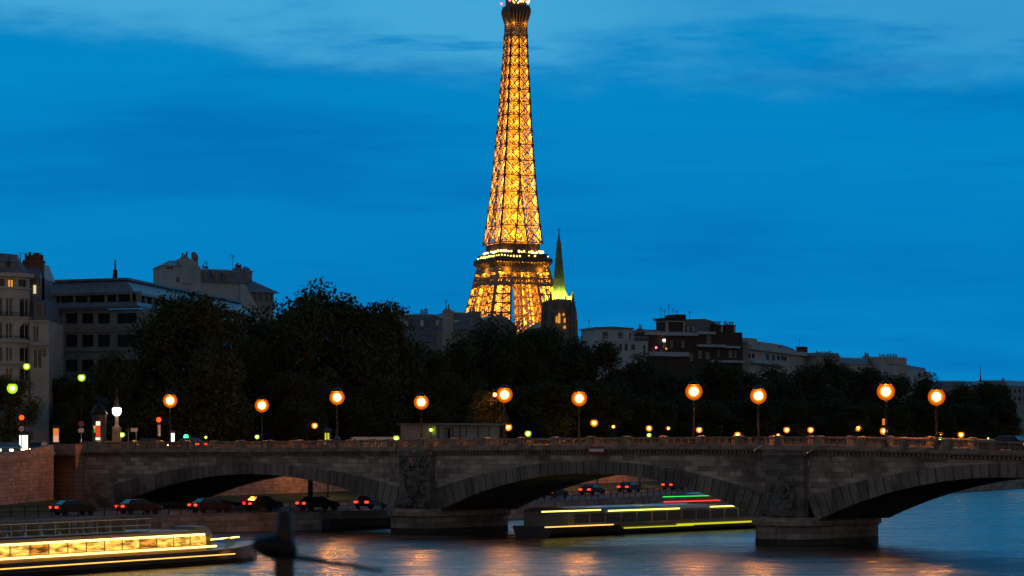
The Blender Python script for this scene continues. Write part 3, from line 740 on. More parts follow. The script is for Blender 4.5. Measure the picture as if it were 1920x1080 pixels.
# top gallery
l0 = lean(30); H3 = 55 * TD / F / 1.302 / 2
tg = MB()
def tbox(h, ya, yb): tg.box(l0[0] - h, l0[0] + h, l0[1] - h, l0[1] + h, TZ(yb), TZ(ya))
tbox(H3, 17, 22.5); tbox(H3 * .94, 12, 16.9); tbox(H3 * .72, -2, 11.9); tbox(H3 * .5, -12, -2.1); tbox(H3 * .25, -40, -12.1)
k = H3 / (TW(30) / 2); k2 = .98
tg.hexa([(l0[0] + a * TW(42) / 2 * .9, l0[1] + b * TW(42) / 2 * .9, TZ(43)) for a, b in ((-1, -1), (1, -1), (1, 1), (-1, 1))] + [(l0[0] + a * H3 * .8, l0[1] + b * H3 * .8, TZ(22.6)) for a, b in ((-1, -1), (1, -1), (1, 1), (-1, 1))])
top = tg.build('top_gallery', 'tower_dark', tw)
cr = MB()
for fc in FACES:
    for i in range(7):
        p = fc(i / 6); cr.beam((l0[0] + p[0] * H3 * .98, l0[1] + p[1] * H3 * .98, TZ(22.8)), (l0[0] + p[0] * TW(45) / 2 * 1.02, l0[1] + p[1] * TW(45) / 2 * 1.02, TZ(45)), .8)
        cr.beam((l0[0] + p[0] * TW(45) / 2 * 1.02, l0[1] + p[1] * TW(45) / 2 * 1.02, TZ(45)), tp(*p, 62), .8)
    for yy in (45, 53): cr.beam(tp(*fc(0), yy), tp(*fc(1), yy), .9)
cr.build('top_brackets', 'tower_iron', top)
s1_, s2_, s3_ = MB(), MB(), MB()
for i in range(30):
    fc = FACES[i % 2]; p = fc(rnd.random()); mm_ = rnd.choice([s1_, s1_, s2_, s3_]); h = H3 * rnd.uniform(.76, .96)
    mm_.ball((l0[0] + p[0] * h, l0[1] + p[1] * h, TZ(rnd.uniform(-1, 9))), rnd.uniform(.35, .6), 6)
for f in ((0, 0), (1, 1)): 
    p = FACES[f[0]](0) if f[0] == 0 else FACES[1](1); s2_.ball((l0[0] + p[0] * H3, l0[1] + p[1] * H3, TZ(5)), .9, 8)
p = FACES[3](0); s2_.ball((l0[0] + p[0] * H3, l0[1] + p[1] * H3, TZ(5)), .9, 8)
tag(s1_.build('gold_lights', 'spark_gold', top), kind='stuff'); tag(s2_.build('pink_lights', 'spark_pink', top), kind='stuff'); tag(s3_.build('white_lights', 'spark_white', top), kind='stuff')
# the golden projectors inside the ironwork
GOLD = (1, .44, .035)
for a, b in zip(LV[1:], LV[2:]):
    y = (a + b) / 2; h = TW(y) / 2
    for (u_, w_) in ((-.80, -.80), (.80, -.80), (.80, .80), (-.80, .80), (0, -.5)):
        light_child('floodlight', tw, tp(u_, w_, y), GOLD, 2500 * (h / 6) ** 2, 1.6)
for y in (515, 545, 575, 605):
    for su in (-1, 1):
        for sw in (-1, 1): light_child('floodlight', tw, tp(su * .8, sw * .8, y), GOLD, 27000, 3.0)
for (u_, w_) in ((-.6, -1), (.6, -1), (-1, 0), (1, -.4), (1, .5)):
    light_child('floodlight', tw, (l0[0] + u_ * H3 * .95, l0[1] + w_ * H3 * .95, TZ(47)), GOLD, 420, .5)
    light_child('floodlight', tw, (u_ * H2 * .97, w_ * H2 * .97, TZ(509)), GOLD, 1300, 2.0)
    light_child('floodlight', tw, (u_ * H2 * .86, w_ * H2 * .86, TZ(470)), GOLD, 500, .6)

# ------------------------------------------------------------------ church with a lit spire
CD = 980.0
ch = thing('church', 'gothic church tower with a pointed green spire lit yellow at its foot', 'church', (PX(1048, CD), CD, 8), R(14))
def cz(y): return PZ(y, CD) - 8
def cw(p): return p / F * CD
m = MB(); b = cw(50) / 2 / 1.2
m.box(-b, b, -b, b, 0, cz(563)); tr_ = m.build('bell_tower', 'church_stone', ch)
m = MB()
for u_ in (-1, 1):
    for w_ in (-1, 1):
        m.frustum((u_ * b - 1.1, u_ * b + 1.1, w_ * b - 1.1, w_ * b + 1.1), (u_ * b - .8, u_ * b + .8, w_ * b - .8, w_ * b + .8), 0, cz(566))
        m.lathe([(.75, cz(566)), (.55, cz(556)), (.02, cz(545))], 6, (u_ * b, w_ * b, 0))
        m.frustum((u_ * b * 1.25 - .9, u_ * b * 1.25 + .9, w_ * b * 1.25 - .9, w_ * b * 1.25 + .9), (u_ * b * 1.2 - .5, u_ * b * 1.2 + .5, w_ * b * 1.2 - .5, w_ * b * 1.2 + .5), 0, cz(588))
        m.lathe([(.5, cz(588)), (.02, cz(574))], 6, (u_ * b * 1.22, w_ * b * 1.22, 0))
for u_ in (-.34, .34):
    for (x_, y_) in ((u_ * b, -b), (b, u_ * b), (-b, u_ * b)): m.frustum((x_ - .5, x_ + .5, y_ - .5, y_ + .5), (x_ - .35, x_ + .35, y_ - .35, y_ + .35), cz(600), cz(562)); m.lathe([(.38, cz(562)), (.02, cz(553))], 6, (x_, y_, 0))
m.build('buttresses', 'church_stone', ch)
sr = cw(29) / 2
m = MB(); m.lathe([(sr, cz(560)), (sr * .78, cz(530)), (sr * .30, cz(459)), (sr * .38, cz(458.5)), (sr * .38, cz(456)), (sr * .27, cz(455.5)), (.16, cz(437)), (.16, cz(430))], 8); m.build('spire', 'copper_green', ch)
m = MB(); m.beam((0, 0, cz(437)), (0, 0, cz(427)), .25); m.beam((-.7, 0, cz(431.5)), (.7, 0, cz(431.5)), .25); m.build('cross', 'dark_iron', ch)
def lancet(x, z0, z1, w): return [(x - w, z0), (x + w, z0), (x + w, z1 - w * 1.6), (x, z1), (x - w, z1 - w * 1.6)]
for (xp, y0, y1, w, lit) in ((1037, 606, 594, .22, 1), (1041.8, 607, 588, .34, 1), (1050.5, 593, 588, .28, 1), (1052.5, 606, 597, .24, 1), (1052.5, 617, 611, .36, 1), (1060, 606, 590, .6, 0), (1031, 606, 590, .5, 0)):
    MB().prism(lancet(cw(xp - 1048) / 1.0, cz(y0), cz(y1), w), -b - 1.25, -b - .2).build('lancet_window', 'window_amber' if lit else 'glass_dark', tr_)
for th in range(8):
    an = math.pi * 2 * th / 8 + .39; light_child('floodlight', ch, (sr * 1.22 * math.cos(an), sr * 1.22 * math.sin(an), cz(558)), (1, .82, .06), 2300, .25); light_child('floodlight', ch, (sr * 1.35 * math.cos(an), sr * 1.35 * math.sin(an), cz(548)), (.9, .9, .1), 520, .25)
m = MB(); nv = cw(60); m.box(-nv * .4, nv * .48, b, b + 30, 0, cz(612)); m.frustum((-nv * .42, nv * .5, b, b + 30), (-.2, .2, b + 1, b + 29), cz(612), cz(598)); m.frustum((b * 1.5, b * 1.9, -1, 1.5), (b * 1.65, b * 1.75, 0, .6), 0, cz(600)); m.build('nave', 'church_stone', ch)

# ------------------------------------------------------------------ buildings
class Fac:
    """front line of a building from photo column x0 at distance d0 to x1 at d1"""
    def __init__(s, x0, d0, x1, d1):
        s.A = Vector((PX(x0, d0), d0)); s.B = Vector((PX(x1, d1), d1)); s.L = (s.B - s.A).length; s.dir = (s.B - s.A) / s.L; s.ang = math.atan2(s.dir.y, s.dir.x)
    def sx(s, x):
        k = (x - CX) / F; return (k * s.A.y - s.A.x) / (s.dir.x - k * s.dir.y)
    def d(s, x): return s.A.y + s.dir.y * s.sx(x)
    def z(s, x, y): return PZ(y, s.d(x)) - GZ
    def rect(s, x0, y0, x1, y1): xm = (x0 + x1) / 2; return (s.sx(x0), s.sx(x1), s.z(xm, y1), s.z(xm, y0))
def flat(x, z, y): return (x, y, z)
def wall_with_holes(m, x0, x1, z0, z1, holes, fm=flat, rev=.28, maxw=None):
    xs = sorted(set([x0, x1] + [v for h in holes for v in h[:2] if x0 < v < x1])); zs = sorted(set([z0, z1] + [v for h in holes for v in h[2:4] if z0 < v < z1]))
    if maxw:
        ex = []
        for a, b in zip(xs, xs[1:]):
            n = int((b - a) / maxw) + 1; ex += [a + (b - a) * k / n for k in range(n)]
        xs = ex + [xs[-1]]
    for a, b in zip(xs, xs[1:]):
        for c, d in zip(zs, zs[1:]):
            xm, zm = (a + b) / 2, (c + d) / 2
            if any(h[0] < xm < h[1] and h[2] < zm < h[3] for h in holes): continue
            m.quad(fm(a, c, 0), fm(b, c, 0), fm(b, d, 0), fm(a, d, 0))
    for h in holes:
        a, b, c, d = h[:4]
        m.quad(fm(a, c, 0), fm(a, c, rev), fm(a, d, rev), fm(a, d, 0)); m.quad(fm(b, c, 0), fm(b, d, 0), fm(b, d, rev), fm(b, c, rev))
        m.quad(fm(a, c, 0), fm(b, c, 0), fm(b, c, rev), fm(a, c, rev)); m.quad(fm(a, d, 0), fm(a, d, rev), fm(b, d, rev), fm(b, d, 0))
def window(par, h, fm=flat, frame='frame_white', glass='glass_dark', rev=.28, nm=1, arch=False):
    a, b, c, d = h[:4]; t_ = min(.1, (b - a) * .09); m = MB()
    def bx(x0, x1, z0, z1, y0=rev - .10, y1=rev - .02):
        m.hexa([fm(x0, z0, y0), fm(x1, z0, y0), fm(x1, z0, y1), fm(x0, z0, y1), fm(x0, z1, y0), fm(x1, z1, y0), fm(x1, z1, y1), fm(x0, z1, y1)])
    bx(a, a + t_, c, d); bx(b - t_, b, c, d); bx(a + t_, b - t_, c, c + t_); bx(a + t_, b - t_, d - t_, d)
    for k in range(nm):
        x = a + (b - a) * (k + 1) / (nm + 1); bx(x - t_ / 2, x + t_ / 2, c + t_, d - t_)
    if arch:
        r = (b - a) / 2
        for sg in (-1, 1): m._add([fm((a + b) / 2 + sg * r, d, rev - .12), fm((a + b) / 2 + sg * r, d - r, rev - .12), fm((a + b) / 2 + sg * r * .7, d - r * .3, rev - .12), fm((a + b) / 2 + sg * .02, d, rev - .12)], [(0, 1, 2, 3)])
    w = m.build('window', frame, par); p = MB(); p.quad(fm(a, c, rev), fm(b, c, rev), fm(b, d, rev), fm(a, d, rev)); p.build('pane', glass, w); return w
def chimney(par, x0, x1, y0, y1, z0, z1, pots=4, mat='brick_chimney', pot='brick_chimney'):
    m = MB(); m.box(x0, x1, y0, y1, z0, z1 - .3); m.box(x0 - .12, x1 + .12, y0 - .12, y1 + .12, z1 - .3, z1); c = m.build('chimney', mat, par)
    if pots:
        m = MB()
        for k in range(pots):
            h = rnd.uniform(.5, 1.1); m.lathe([(.17, 0), (.14, h * .7), (.19, h), (.12, h)], 7, (x0 + (x1 - x0) * (k + .5) / pots, (y0 + y1) / 2, z1))
        m.build('chimney_pots', pot, c)
    return c
def aerial(par, x, y, z0, h):
    m = MB(); m.tube([(x, y, z0), (x, y, z0 + h)], .05, 5)
    for k in range(3): m.tube([(x - .5 + k * .1, y, z0 + h * (.98 - .1 * k)), (x + .5 - k * .1, y, z0 + h * (.98 - .1 * k))], .035, 5)
    m.build('aerial', 'dark_iron', par)
def block(name, label, fac, depth, ytop, holes_px, mat, frame='frame_white', xt=None, base=0.0, glass='glass_dark', nm=1, arches=(), lit=()):
    b = thing(name, label, 'building', (fac.A.x, fac.A.y, GZ), fac.ang); zt = fac.z(xt if xt is not None else (CX + (fac.A.x + fac.B.x) / (fac.A.y + fac.B.y) * F), ytop)
    holes = [fac.rect(*h) for h in holes_px]; m = MB(); L = fac.L
    wall_with_holes(m, 0, L, base, zt, holes)
    m.quad((0, 0, base), (0, depth, base), (0, depth, zt), (0, 0, zt)); m.quad((L, 0, base), (L, 0, zt), (L, depth, zt), (L, depth, base)); m.quad((0, depth, base), (L, depth, base), (L, depth, zt), (0, depth, zt)); m.quad((0, 0, zt), (L, 0, zt), (L, depth, zt), (0, depth, zt))
    wl = m.build('wall', mat, b)
    for i, h in enumerate(holes): window(b, h, frame=frame, glass='window_amber' if i in lit else glass, nm=nm, arch=i in arches)
    return b, zt, L
def mansard(par, x0, x1, y0, y1, z0, z1, inset, mat='slate', top=.8):
    m = MB(); m.frustum((x0, x1, y0, y1), (x0 + inset, x1 - inset, y0 + inset, y1 - inset), z0, z1); m.frustum((x0 + inset, x1 - inset, y0 + inset, y1 - inset), (x0 + inset * 2.5, x1 - inset * 2.5, y0 + inset * 2.5, y1 - inset * 2.5), z1 + .002, z1 + top); return m.build('roof', mat, par)
def dormer(par, x0, x1, z0, z1, y, glass='glass_dark', arch=True, mat='zinc'):
    m = MB(); m.box(x0 - .25, x1 + .25, y, y + 2.2, z0 - .2, z1 + .15)
    if arch: m.prism([(x0 - .35, z1 + .15)] + [((x0 + x1) / 2 + ((x1 - x0) / 2 + .35) * math.cos(math.pi * (1 - k / 8)), z1 + .15 + .45 * math.sin(math.pi * k / 8)) for k in range(1, 8)] + [(x1 + .35, z1 + .15)], y - .1, y + 2.2)
    d = m.build('dormer', mat, par); m = MB(); m.quad((x0, y - .01, z0), (x1, y - .01, z0), (x1, y - .01, z1), (x0, y - .01, z1)); m.build('pane', glass, d)
    return d

# --- corner building with a round bay, left edge
cd = 322.0; rb = 3.75
cb = thing('corner_building', 'cream corner apartment house with a rounded bay and tall chimney at the left edge', 'building', (PX(1, cd), cd, GZ), 0)
def ZC(y): return PZ(y, cd - rb) - GZ
def bay(x, z, y): th = x / rb; return ((rb - y) * math.sin(th), -(rb - y) * math.cos(th), z)
def ax(px): return rb * math.asin(max(-.999, min(.999, (PX(px, cd - rb) - PX(1, cd)) / rb)))
hb = []
for (x0, x1) in ((9, 22.5), (33, 47)): hb += [(ax(x0), ax(x1), ZC(y1), ZC(y0)) for y0, y1 in ((558, 592), (604, 635), (650, 678), (690, 712))]
for (x0, x1) in ((-22, -12), (-7, 4.5)): hb += [(ax(x0), ax(x1), ZC(y1), ZC(y0)) for y0, y1 in ((558, 592), (604, 635), (650, 678))]
hb += [(ax(51), ax(55), ZC(y1), ZC(y0)) for y0, y1 in ((558, 592), (604, 635), (650, 678))]
hb2 = [(ax(14), ax(24.5), ZC(538), ZC(523)), (ax(31), ax(43), ZC(536), ZC(523)), (ax(46), ax(53), ZC(536), ZC(523)), (ax(-2), ax(8), ZC(536), ZC(523)), (ax(-18), ax(-6), ZC(536), ZC(523))]
m = MB(); wall_with_holes(m, -rb * 1.5, rb * 1.5, 0, ZC(518), hb + hb2, bay, .3, .5); m.build('round_bay', 'facade_cream', cb)
for i, h in enumerate(hb): window(cb, h, bay, 'frame_white', rev=.3, arch=(i % 4 == 1))
for i, h in enumerate(hb2): window(cb, h, bay, 'frame_dark', 'window_amber' if i == 0 else 'glass_dark', .3)
for y0, y1, ex in ((511, 518, .55), (538, 541, .2), (593, 596, .18), (636, 641, .35), (680, 683, .2)):
    m = MB()
    for k in range(24):
        t0, t1 = -1.5 + 3 * k / 24, -1.5 + 3 * (k + 1) / 24
        def q_(th, r_, z): return (r_ * math.sin(th), -r_ * math.cos(th), z)
        m.hexa([q_(t0, rb - .1, ZC(y1)), q_(t1, rb - .1, ZC(y1)), q_(t1, rb + ex, ZC(y1)), q_(t0, rb + ex, ZC(y1)), q_(t0, rb - .1, ZC(y0)), q_(t1, rb - .1, ZC(y0)), q_(t1, rb + ex, ZC(y0)), q_(t0, rb + ex, ZC(y0))])
    m.build('cornice', 'facade_cream', cb)
m = MB()
for y0 in (585, 630):
    for k in range(40):
        th = -1.4 + 2.8 * k / 40; m.beam((math.sin(th) * (rb + .2), -math.cos(th) * (rb + .2), ZC(y0 + 7)), (math.sin(th) * (rb + .2), -math.cos(th) * (rb + .2), ZC(y0)), .035)
    for z_ in (ZC(y0), ZC(y0 + 6.5)): m.tube([(math.sin(-1.4 + 2.8 * k / 20) * (rb + .2), -math.cos(-1.4 + 2.8 * k / 20) * (rb + .2), z_) for k in range(21)], .03, 4)
m.build('balcony_rail', 'dark_iron', cb)
m = MB(); m.lathe([(rb + .1, ZC(512)), (rb - .3, ZC(505)), (rb - 1.1, ZC(488)), (rb - 1.5, ZC(476)), (rb - 1.5, ZC(474)), (.05, ZC(470))], 16); rf = m.build('roof', 'slate', cb)
for th in (-.35, .25, .75):
    m = MB(); m.box(-.5, .5, -rb + .6, -rb + 2.5, ZC(507), ZC(490)); m.frustum((-.7, .7, -rb + .3, -rb + 2.8), (-.1, .1, -rb + 1, -rb + 2.6), ZC(490), ZC(480)); d_ = m.build('dormer', 'zinc', rf); d_.rotation_euler = (0, 0, th)
zx = lambda px, d=cd: PX(px, d) - PX(1, cd)
m = MB(); hs = [(zx(63), zx(74), ZC(640), ZC(609)), (zx(81), zx(88), ZC(668), ZC(651)), (zx(63), zx(80), ZC(690), ZC(652))]
def off2(x, z, y): return (x, y - .6, z)
wall_with_holes(m, zx(56), zx(93), 0, ZC(600), hs, off2, .3); m.quad((zx(93), -.6, 0), (zx(93), 10, 0), (zx(93), 10, ZC(600)), (zx(93), -.6, ZC(600))); m.quad((zx(56), -.6, ZC(600)), (zx(93), -.6, ZC(600)), (zx(93), 10, ZC(600)), (zx(56), 10, ZC(600))); m.build('side_wall', 'facade_cream', cb)
for h in hs: window(cb, h, off2, rev=.3, nm=1)
m = MB(); m.box(zx(55), zx(94), -.9, -.55, ZC(601), ZC(598)); m.box(zx(56), zx(94), -1.1, -.55, ZC(646), ZC(641)); m.build('cornice', 'facade_cream', cb)
m = MB(); m.frustum((zx(56), zx(92), -.4, 10), (zx(57), zx(80), 1.6, 9), ZC(599), ZC(558)); m.box(zx(-40), zx(57), 1.2, 12, 0, ZC(516)); m.box(zx(57), zx(72), 1.5, 9, ZC(560), ZC(515)); m.frustum((zx(-40), zx(72), 1.2, 12), (zx(-30), zx(66), 3, 10), ZC(515.9), ZC(485)); m.build('mansard_roof', 'slate', cb)
d_ = dormer(cb, zx(68), zx(79), ZC(592), ZC(566), -.2, arch=False)
MB().box(zx(59), zx(63.5), 1.3, 1.48, ZC(546), ZC(530)).build('lit_window', 'window_pale', cb)
c_ = chimney(cb, zx(37), zx(72), 2.5, 4.2, ZC(560), ZC(481), 9)
m = MB()
for k in (30, 45, 70): m.tube([(zx(k), 3, ZC(484)), (zx(k), 3, ZC(467))], .04, 4)
m.tube([(zx(25), 3, ZC(467)), (zx(70), 3, ZC(467))], .03, 4); m.build('wires', 'dark_iron', c_)

# --- office building: left wing, corner, receding right wing
f1 = Fac(78, 338, 258, 332)
cols = [(94, 115), (123, 145), (153, 175), (183, 206), (219.5, 256)]
h1 = [(a, y0, b, y1) for a, b in cols for y0, y1 in ((587, 607), (627.5, 650.5), (674, 697), (718, 740))]
of, zt, L = block('office_building', 'long grey stone office block with dark mansard roof behind the left trees', f1, 22, 581, h1, 'facade_office', 'frame_dark', xt=170, nm=1)
h_at = [(a, 551, b, 567) for a, b in ((97, 104), (105, 129), (133, 156), (160, 188), (193, 210), (214, 247))]
zl, zr_, zu = f1.z(170, 581), f1.z(170, 548), f1.z(170, 520)
f2 = Fac(258, 332, 480, 392); L2 = f2.L
dx2 = math.cos(f2.ang - f1.ang); dy2 = math.sin(f2.ang - f1.ang)
h2 = [(a, y0, b, y1) for a, b, o in ((268, 280, 0), (287, 297, 1), (307, 320, 3), (330, 343, 5), (352, 366, 8), (376, 390, 11), (400, 412, 14), (420, 432, 16), (441, 447, 18), (452, 459, 19)) for y0, y1 in ((589 + o, 608 + o * .9), (629 + o * .7, 651 + o * .6), (675, 697))]
def wing(x, z, y): return (L + x * dx2 - y * dy2, x * dy2 + y * dx2, z)
holes = [f2.rect(*h) for h in h2]; m = MB(); wall_with_holes(m, 0, L2, 0, zl, holes, wing, .28); m.quad(wing(L2, 0, 0), wing(L2, 0, 16), wing(L2, zl, 16), wing(L2, zl, 0)); m.build('wing_wall', 'facade_office', of)
for h in holes: window(of, h, wing, 'frame_dark', rev=.28)
def prof(fm, L_, nm_, end=0):
    m = MB(); mit = math.tan((f2.ang - f1.ang) / 2)
    def sl(x0, x1, pts):
        for (ya, za), (yb, zb_) in zip(pts, pts[1:]):
            ma, mb_ = (ya * mit, yb * mit)
            if end: m.quad(fm(x0 + ma, za, ya), fm(x1, za, ya), fm(x1, zb_, yb), fm(x0 + mb_, zb_, yb))
            else: m.quad(fm(x0, za, ya), fm(x1 - ma, za, ya), fm(x1 - mb_, zb_, yb), fm(x0, zb_, yb))
    sl(0, L_, [(-.5, zl), (-.5, zl + .35), (.0, zl + .36), (.35, zl + .95)])            # eaves and sloped sill
    sl(0, L_, [(1.3, zr_), (.7, zr_ - .35), (.75, zr_), (2.6, zu - .35), (2.3, zu - .3), (2.3, zu), (8, zu + .1), (14, zu - 1)])
    xe = L_ if end else 0; m.quad(fm(xe, zr_, 1.3), fm(xe, zl, 16), fm(xe, zu, 14), fm(xe, zu - .3, 2.5)); m.quad(fm(xe, zl, 1.1), fm(xe, zl, 16), fm(xe, zr_, 16), fm(xe, zr_, 1.1))
    return m.build(nm_, 'slate', of)
prof(flat, L, 'roof'); prof(wing, L2, 'wing_roof', 1)
ha = [f1.rect(*h) for h in h_at]; za, zb2 = zl + .96, zr_
def att(x, z, y): return (x, y + 1.0, z)
m = MB(); wall_with_holes(m, 0, L, za, zb2, [(h[0], h[1], max(h[2], za + .05), min(h[3], zb2 - .1)) for h in ha], att, .3); m.build('attic_wall', 'facade_office', of)
for h in ha: window(of, (h[0], h[1], max(h[2], za + .05), min(h[3], zb2 - .1)), att, 'frame_dark', rev=.3)
def att2(x, z, y): return wing(x, z, y + 1.0)
hw = [(x, x + 2.3, za + .1, zb2 - .1) for x in [1.0 + 3.2 * k for k in range(int(L2 / 3.2) - 1)]]
m = MB(); wall_with_holes(m, 0, L2, za, zb2, hw, att2, .3); m.build('wing_attic_wall', 'facade_office', of)
for h in hw: window(of, h, att2, 'frame_dark', rev=.3)
m = MB()
for y in (612, 616, 656, 700, 620):
    z = f1.z(170, y); m.box(-.1, L, -.18, -.002, z - .2, z + .15)
    if y in (612, 656, 700):
        m.hexa([wing(0, z - .2, -.18), wing(L2, z - .2, -.18), wing(L2, z - .2, -.002), wing(0, z - .2, -.002), wing(0, z + .15, -.18), wing(L2, z + .15, -.18), wing(L2, z + .15, -.002), wing(0, z + .15, -.002)])
m.build('string_courses', 'facade_office', of)
m = MB(); m.lathe([(.35, 0), (.3, 1.2), (.12, 1.3), (.1, 2.6)], 8, wing(f2.sx(284), zu, 5)); m.build('roof_vent', 'dark_iron', of)

# --- white block and mansard behind
d3 = 440
f3 = Fac(306, d3, 376, d3 + 2); ob, zt3, L3 = block('roof_house', 'pale rendered stair block with small square windows above the office roof', f3, 10, 498, [(312, 500.5, 318, 505), (318.8, 500.5, 325, 505), (330, 520, 336, 529)], 'facade_white', 'frame_dark', xt=320, nm=0)
m = MB(); m.frustum((-.3, L3 * .5, -.3, 10), (L3 * .25, L3 * .5, 3, 8), zt3, f3.z(320, 486)); m.build('roof', 'zinc', ob)
m = MB(); m.box(f3.sx(338), f3.sx(362), -.15, 8, zt3 - 3, f3.z(340, 484.5)); m.box(f3.sx(361.9), f3.sx(372), -.05, 8, zt3 - 3, f3.z(340, 489)); m.build('stair_tower', 'facade_white', ob)
chimney(ob, f3.sx(345), f3.sx(357), 2, 3, f3.z(340, 486), f3.z(340, 481), 3, 'facade_grey')
m = MB(); c_ = (f3.sx(367), 1.5, f3.z(340, 480)); m.lathe([(.02, -.12), (.5, -.05), (.85, .1), (.9, .14)], 14, (0, 0, 0)); dsh = m.build('satellite_dish', 'facade_grey', ob, True); dsh.location = c_; dsh.rotation_euler = (R(75), 0, R(35)); MB().tube([(c_[0], c_[1] + .2, c_[2]), (c_[0], c_[1] + .2, c_[2] - 1.1)], .06).build('dish_mast', 'dark_iron', ob)
f4 = Fac(372, 444, 500, 452); mh, zt4, L4 = block('mansard_house', 'house with dark mansard roof, round dormers and chimneys beside the satellite dish', Fac(372, 444, 452, 444 + 8 * 80 / 128), 14, 530, [], 'facade_white', xt=430)
mr = mansard(mh, -.5, f4.sx(470), -.5, 14, zt4, f4.z(430, 507), 1.2, 'slate', .35)
for a, b in ((352, 360), (375, 382), (399, 404), (419, 424)): dormer(mh, f4.sx(a), f4.sx(b), f4.z(430, 528), f4.z(430, 516.5), -.4)
m = MB(); m.frustum((f4.sx(466), f4.sx(529), .5, 13), (f4.sx(478), f4.sx(495), 4, 10), f4.z(490, 548), f4.z(490, 524)); m.build('pavilion_roof', 'slate', mh)
hp = [f4.rect(*h) for h in ((481, 550, 486, 565), (492, 550, 497, 565), (503, 550, 508, 565), (512, 550, 516, 565))]
def pv(x, z, y): return (x, y + 1.0, z)
m = MB(); wall_with_holes(m, f4.sx(470), f4.sx(519), 0, f4.z(490, 548.1), hp, pv, .3); m.quad(pv(f4.sx(519), 0, 0), pv(f4.sx(519), 0, 12), pv(f4.sx(519), f4.z(490, 548.1), 12), pv(f4.sx(519), f4.z(490, 548.1), 0)); m.build('pavilion_wall', 'facade_grey', mh)
for h in hp: window(mh, h, pv, rev=.3)
m = MB(); m.prism([(f4.sx(449), f4.z(449, 640)), (f4.sx(496), f4.z(496, 640)), (f4.sx(494), f4.z(494, 600)), (f4.sx(484), f4.z(484, 578)), (f4.sx(457), f4.z(457, 531)), (f4.sx(449), f4.z(449, 531))], -.25, .6); m.build('gable_wall', 'facade_white', mh)
chimney(mh, f4.sx(461), f4.sx(473), 3, 4.5, zt4, f4.z(465, 501), 4, 'facade_grey'); chimney(mh, f4.sx(480.5), f4.sx(494.5), 4, 5.5, f4.z(490, 545), f4.z(490, 505), 4, 'facade_grey'); chimney(mh, f4.sx(413), f4.sx(425), 6, 7, zt4, f4.z(415, 502), 3, 'facade_grey')
aerial(mh, f4.sx(458), 4, f4.z(458, 507), 3.0); aerial(mh, f4.sx(413), 5, f4.z(413, 507), 1.8); aerial(mh, f4.sx(385), 5, f4.z(385, 507), 1.0)

# --- slate roofed houses in the middle, left of the tower
f5 = Fac(740, 525, 835, 525); mb, zt5, L5 = block('slate_house', 'slate roofed house with three round dormers left of the golden tower', f5, 14, 642, [(779, 628, 787, 641), (802, 623, 806, 641), (808, 623, 816, 641), (745, 627, 752, 634), (762, 627, 768, 634)], 'facade_grey', xt=790, base=0)
mansard(mb, -.3, L5, -.3, 14, zt5, f5.z(790, 589), 2.2, 'slate', .5)
for a, b in ((756, 764), (788, 794), (817, 826)): dormer(mb, f5.sx(a), f5.sx(b), f5.z(790, 611), f5.z(790, 600), .6, 'frame_white')
chimney(mb, f5.sx(740), f5.sx(757), 3, 5, 0, f5.z(750, 582), 4, 'facade_warm'); chimney(mb, f5.sx(786), f5.sx(800), 6, 7, zt5, f5.z(790, 585), 4, 'facade_grey')
f6 = Fac(834, 520, 880, 522); mc, zt6, L6 = block('slate_house', 'slate roofed house with a tall bare chimney wall at its left end', f6, 14, 618, [], 'facade_grey', xt=850)
mansard(mc, 0, f6.sx(905), -.3, 14, zt6, f6.z(860, 586), 2.0, 'slate', .4); dormer(mc, f6.sx(853), f6.sx(862), f6.z(860, 611), f6.z(860, 600), .6, 'frame_white'); dormer(mc, f6.sx(882), f6.sx(888), f6.z(860, 609), f6.z(860, 603), .6, 'frame_white')
chimney(mc, f6.sx(833), f6.sx(848), -.6, 1.0, 0, f6.z(840, 583), 0, 'facade_warm'); chimney(mc, f6.sx(840), f6.sx(849), 1.2, 2.2, zt6, f6.z(840, 579), 2, 'facade_grey')
aerial(mc, f6.sx(846), 3, f6.z(846, 583), 2.4)
f7 = Fac(905, 530, 966, 532); md_, zt7, L7 = block('slate_house', 'house with a rounded zinc roof in front of the tower legs', f7, 14, 607, [(927, 612, 932, 622), (938, 612, 943, 622), (949, 612, 953, 622)], 'facade_grey', xt=930)
m = MB(); m.prism([(-.4, zt7), (.4, zt7 + 1.0), (2, zt7 + 1.7), (L7 * .6, zt7 + 1.6), (L7 - 1.2, zt7 + .8), (L7 + .3, zt7 - .6)], -.3, 13); m.build('roof', 'zinc', md_)
chimney(md_, f7.sx(890), f7.sx(909), 3, 4.5, 0, f7.z(900, 583), 5, 'facade_grey'); chimney(md_, f7.sx(925), f7.sx(954), 4, 5, zt7, f7.z(940, 591), 9, 'facade_grey')
for a in (926, 936, 946): dormer(md_, f7.sx(a), f7.sx(a + 5), f7.z(930, 605), f7.z(930, 599), .5)

# --- right bank buildings above the trees
f8 = Fac(1118, 610, 1215, 614)
wb, zt8, L8 = block('white_apartments', 'white flat roofed apartment block with a set-back top floor right of the spire', f8, 16, 639, [(1137, 645, 1143, 655), (1161, 645, 1166, 658), (1171, 645, 1177, 658), (1183, 646, 1191, 656), (1206, 647, 1210, 660)], 'facade_white', 'frame_dark', xt=1165)
hp = [f8.rect(*h) for h in ((1134, 622, 1144, 634), (1163, 623, 1172, 634), (1184, 623.5, 1188, 636))]
def sb_(x, z, y): return (x, y + 1.6, z)
m = MB(); xa, xb, zt_ = f8.sx(1120), f8.sx(1191), f8.z(1155, 616); wall_with_holes(m, xa, xb, zt8, zt_, hp, sb_, .3); m.quad((xb, 1.6, zt8), (xb, 12, zt8), (xb, 12, zt_), (xb, 1.6, zt_)); m.quad((xa, 1.6, zt8), (xa, 12, zt8), (xa, 12, zt_), (xa, 1.6, zt_)); m.build('penthouse_wall', 'facade_white', wb)
